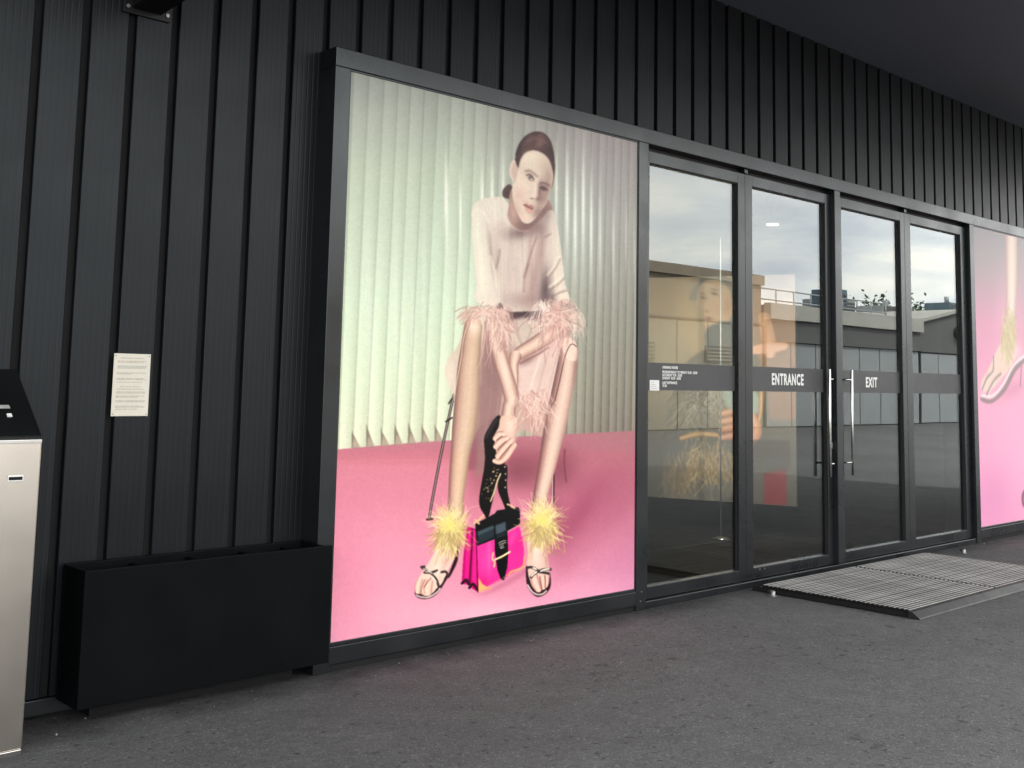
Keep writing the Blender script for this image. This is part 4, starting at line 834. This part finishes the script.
# ================================================================ wall notice
nx0, nx1, nz0, nz1 = 2.229, 2.4075, 1.2965, 1.585
no = thing('paper_notice', 'white printed notice fixed to a wall panel above the planter', 'notice', (2.34, YW, nz0))
box('sheet', nx0, nx1, YW-.0055, YW-.0030, nz0, nz1, M['paper'], no, 0)
rn = random.Random(9)
rows = [(.928, .18, .80, 'ink'), (.88, .10, .88, 'inkred'), (.86, .10, .80, 'ink'), (.80, .10, .9, 'ink'), (.782, .10, .9, 'ink'), (.764, .10, .86, 'ink'), (.69, .10, .9, 'ink'), (.672, .10, .5, 'ink'), (.60, .10, .85, 'ink'), (.582, .1, .9, 'ink'), (.54, .1, .8, 'ink'),
        (.468, .2, .75, 'ink'), (.43, .1, .85, 'ink'), (.385, .1, .9, 'ink'), (.367, .1, .9, 'ink'), (.32, .1, .88, 'ink'), (.302, .1, .7, 'ink'), (.245, .1, .9, 'ink'), (.227, .1, .9, 'ink'), (.16, .1, .84, 'ink'), (.142, .1, .9, 'ink'), (.11, .1, .7, 'ink')]
W_, H_ = nx1-nx0, nz1-nz0
for fz, a, b, mk in rows:
    bm = bmesh.new(); x = a
    while x < b:
        e_ = min(b, x+rn.uniform(.03, .12)); add_box(bm, nx0+x*W_, nx0+e_*W_, YW-.0061, YW-.0056, nz0+fz*H_-.0016, nz0+fz*H_+.0016); x = e_+.014
    link('text_line', bm_mesh('text_line', bm, M[mk]), no)
for x in (nx0+.008, nx1-.008):
    for z in (nz0+.009, nz1-.009): tube('pin', [(x, YW-.005, z), (x, YW-.0085, z)], .0028, M['steelpol'], no, 8)

# ================================================================ bracket at the top left
lp = thing('projecting_bracket', 'black steel bracket jutting from the wall at the top left corner', 'bracket', (2.3, YW, 3.24))
prism('arm', [(3.95, 3.30), (4.999, 3.225), (4.999, 3.56), (3.95, 3.50)], 'x', 2.215, 2.365, M['blackpl'], lp, .006)
box('wall_plate', 2.17, 2.41, 4.985, 4.9975, 3.20, 3.66, M['blackpl'], lp, .003)
for x in (2.19, 2.39):
    for z in (3.23, 3.63): tube('bolt', [(x, 4.985, z), (x, 4.976, z)], .010, M['stopmetal'], lp, 6)

# ================================================================ inside
def st(o): o['kind'] = 'structure'; return o
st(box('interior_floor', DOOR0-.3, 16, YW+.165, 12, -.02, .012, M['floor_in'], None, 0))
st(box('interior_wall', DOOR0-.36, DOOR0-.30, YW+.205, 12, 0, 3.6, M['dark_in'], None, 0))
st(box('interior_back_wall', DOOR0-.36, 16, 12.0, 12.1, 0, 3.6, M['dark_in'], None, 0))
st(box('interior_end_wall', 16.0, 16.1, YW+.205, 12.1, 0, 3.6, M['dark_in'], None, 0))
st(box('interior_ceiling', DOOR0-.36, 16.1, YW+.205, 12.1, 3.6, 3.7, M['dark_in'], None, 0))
A_ = Vector((9.835, 6.155)); B_ = Vector((9.30, 7.650))
def to_inner(u, v): return proj(B_.x+(A_.x-B_.x)*u, B_.y+(A_.y-B_.y)*u, .30+v*2.32)
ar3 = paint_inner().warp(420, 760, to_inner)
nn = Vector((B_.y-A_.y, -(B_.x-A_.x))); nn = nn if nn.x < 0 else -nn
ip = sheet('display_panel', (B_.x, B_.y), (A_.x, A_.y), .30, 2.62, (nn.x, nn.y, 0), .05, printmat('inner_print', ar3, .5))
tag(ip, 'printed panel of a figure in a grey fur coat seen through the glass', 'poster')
cl = thing('ceiling_lamp', 'small round lit ceiling lamp seen through the entrance door', 'lamp', (8.05, 5.25, 2.85))
tube('lamp_housing', [(8.05, 5.25, 3.60), (8.05, 5.25, 2.86)], .055, M['dark_in'], cl, 20)
m_, t_, b_ = mat_base('lamp_glow'); b_.inputs['Emission Color'].default_value = (1, .74, .40, 1); b_.inputs['Emission Strength'].default_value = 3.2
tube('diffuser', [(8.05, 5.25, 2.859), (8.05, 5.25, 2.850)], .052, m_, cl, 20)
ll = bpy.data.lights.new('ceiling_lamp_light', 'SPOT'); ll.energy = 640; ll.spot_size = math.radians(84); ll.spot_blend = .5; ll.shadow_soft_size = .07; ll.color = (1, .90, .76)
lo = bpy.data.objects.new('ceiling_lamp_light', ll); COL.objects.link(lo); lo.location = (8.05, 5.25, 2.84)
lo.rotation_euler = Vector((1.5, 1.65, -1.35)).to_track_quat('-Z', 'Y').to_euler()

mp_ = thing('metal_pole', 'slim pale metal pole standing inside before the printed panel', 'pole', (9.05, 6.505, .012))
tube('base', [(9.05, 6.505, .013), (9.05, 6.505, .022), (9.05, 6.505, .03)], [.10, .10, .02], M['steelpol'], mp_, 24)
tube('shaft', [(9.05, 6.505, .03), (9.05, 6.505, 2.93)], .0065, M['hvac'], mp_, 12)
tube('finial', [(9.05, 6.505, 2.93), (9.05, 6.505, 2.945), (9.05, 6.505, 2.96)], [.014, .016, .006], M['steelpol'], mp_, 12)

# ================================================================ across the yard (seen mirrored in the doors)
YB = -12.3
def warehouse(name, label, x0, x1, top, bands, mat_wall, mat_panel, zpan, pw, peak=None, gap=.06):
    t = thing(name, label, 'building', ((x0+x1)/2, YB-6, 0), 'buildings across the yard')
    if peak: prism('wall', [(x0, 0), (x1, 0), (x1, top), (peak[0], peak[1]), (x0, top)], 'y', YB-14, YB, mat_wall, t)
    else: box('wall', x0, x1, YB-14, YB, 0, top, mat_wall, t, .01)
    for z0, z1, m__, pr in bands: box('fascia', x0-.05, x1+.05, YB+.01, YB+pr, z0, z1, m__, t, .01)
    n = int((x1-x0)/pw)
    for k in range(n):
        a = x0+(x1-x0)*k/n
        box('panel', a+gap/2, a+(x1-x0)/n-gap/2, YB+.01, YB+.06, .04, zpan, mat_panel, t, .008)
    return t
wa = warehouse('tan_warehouse', 'tan rendered warehouse mirrored in the left glass pane', 14, 33.2, 5.3, [(3.55, 3.62, M['greydark'], .09), (4.95, 5.3, M['tan'], .12)], M['tan'], M['tanpanel'], 3.5, 1.6, None, .05)
wb = warehouse('grey_warehouse', 'low grey warehouse with pale roof edge mirrored in the doors', 33.4, 44.7, 4.3, [(3.80, 4.36, M['roofedge'], .30), (3.02, 3.78, M['greydark'], .16)], M['greydark'], M['greypanel'], 3.0, 1.45)
for x in np.arange(33.6, 44.6, 1.2): tube('railing_post', [(x, YB-1.2, 4.29), (x, YB-1.2, 5.05)], .03, M['hvac'], wb, 6)
for z in (4.65, 5.05): tube('railing', [(33.6, YB-1.2, z), (44.4, YB-1.2, z)], .03, M['hvac'], wb, 6)
for k in range(4):
    v_ = box('vent', 17.5+k*4.1, 19.0+k*4.1, YB+.07, YB+.12, 2.2, 2.75, M['greydark'], wa, .01)
    for q in range(4): box('blade', 17.56+k*4.1, 18.94+k*4.1, YB+.122, YB+.15, 2.26+q*.12, 2.31+q*.12, M['tanpanel'], wa, 0)
wc = warehouse('gabled_warehouse', 'grey gabled warehouse mirrored in the right glass pane', 44.9, 62, 4.25, [(3.0, 3.35, M['greydark'], .12)], M['greydark'], M['greypanel'], 2.95, 1.7, (48.5, 4.85))
prism('roof_edge', [(44.85, 4.26), (48.5, 4.87), (62.05, 4.26), (62.05, 4.40), (48.5, 5.01), (44.85, 4.40)], 'y', YB-14.02, YB+.18, M['roofedge'], wc)
tube('wall_light', [(48.5, YB+.02, 3.95), (48.5, YB+.25, 3.92)], [.28, .22], M['greydark'], wc)
for x, y, w_, d_, h_, z, m__, lab in ((44.0, -16, 1.8, 1.6, 1.0, 4.3, 'hvac', 'pale box on the grey roof mirrored in the exit door'), (41.5, -14.5, 1.0, 1.1, 1.2, 4.3, 'hvacblue', 'blue grey roof unit mirrored in the entrance door'), (50.5, -17, 2.0, 1.4, .7, 4.7, 'hvac', 'large pale roof unit mirrored beside the exit door'), (53.0, -15, 1.3, 1.3, .9, 4.75, 'hvacblue', 'small dark roof unit mirrored in the right pane')):
    u_ = thing('roof_unit', lab, 'roof unit', (x, y, z), 'units on the far roofs')
    box('casing', x-w_/2, x+w_/2, y-d_/2, y+d_/2, z-.3, z+h_, M[m__], u_, .03)
    for k in range(5): box('louvre', x-w_/2+.1, x+w_/2-.1, y+d_/2+.002, y+d_/2+.04, z+.15+k*h_*.16, z+.22+k*h_*.16, M['greydark'], u_, 0)
    tube('vent', [(x+w_*.3, y, z+h_-.01), (x+w_*.3, y, z+h_+.35)], .12, M['hvac'], u_)
def tree(x, y, h_, label, seed):
    t = thing('tree', label, 'tree', (x, y, 0), 'trees behind the warehouses'); r_ = random.Random(seed)
    bm = bmesh.new(); add_tube(bm, [(x, y, 0), (x+.1, y, h_*.35), (x-.05, y+.1, h_*.75)], [.22, .15, .05], 8)
    for k in range(6):
        a = r_.uniform(0, 6.28); z = h_*r_.uniform(.35, .6); add_tube(bm, [(x, y, z), (x+math.cos(a)*h_*.12, y+math.sin(a)*h_*.12, z+h_*.12), (x+math.cos(a)*h_*.2, y+math.sin(a)*h_*.2, z+h_*.28)], [.08, .05, .02], 6)
    link('trunk', bm_mesh('trunk', bm, M['bark']), t)
    bm = bmesh.new()
    cl_ = [(r_.gauss(0, .16)*h_, r_.gauss(0, .16)*h_, h_*r_.uniform(.45, .98)) for _ in range(26)]
    for _ in range(2600):
        c = r_.choice(cl_); p = Vector((x+c[0]+r_.gauss(0, .055)*h_, y+c[1]+r_.gauss(0, .055)*h_, c[2]+r_.gauss(0, .045)*h_))
        u = Vector((r_.gauss(0, 1), r_.gauss(0, 1), r_.gauss(0, 1))).normalized(); v = u.orthogonal().normalized(); s_ = r_.uniform(.08, .17)
        bm.faces.new([bm.verts.new(p+u*s_), bm.verts.new(p+v*s_*.6), bm.verts.new(p-u*s_), bm.verts.new(p-v*s_*.6)])
    link('crown', bm_mesh('crown', bm, M['leaf']), t)
tree(66, -27, 7.2, 'dark bushy tree mirrored above the gabled roof, taller one', 1); tree(72, -29, 6.6, 'dark bushy tree mirrored above the gabled roof, lower one', 2)

# ================================================================ grit along the foot of the wall
bm = bmesh.new(); rg = random.Random(4)
for _ in range(46):
    x = rg.uniform(1.7, 12); y = YF-abs(rg.gauss(0, .10))-.004 if rg.random() < .7 else YF-rg.uniform(0, 2.6)
    if x < 3.3: y = 5.0-abs(rg.gauss(0, .2)) if rg.random() < .7 else y
    if 7.0 < x < 9.7 and 3.45 < y: continue
    s_ = rg.choice((.002, .003, .003, .004, .005, .008)); a = rg.uniform(0, 3)
    m4 = Matrix.Translation((x, y, s_*.35)) @ Matrix.Rotation(a, 4, 'Z') @ Matrix.Diagonal((s_*rg.uniform(.7, 1.5), s_, s_*.7, 1))
    bmesh.ops.create_icosphere(bm, subdivisions=1, radius=1, matrix=m4)
go = link('grit', bm_mesh('grit', bm, M['grit'])); go['kind'] = 'stuff'; go['label'] = 'loose pale grit along the foot of the wall'; go['category'] = 'grit'
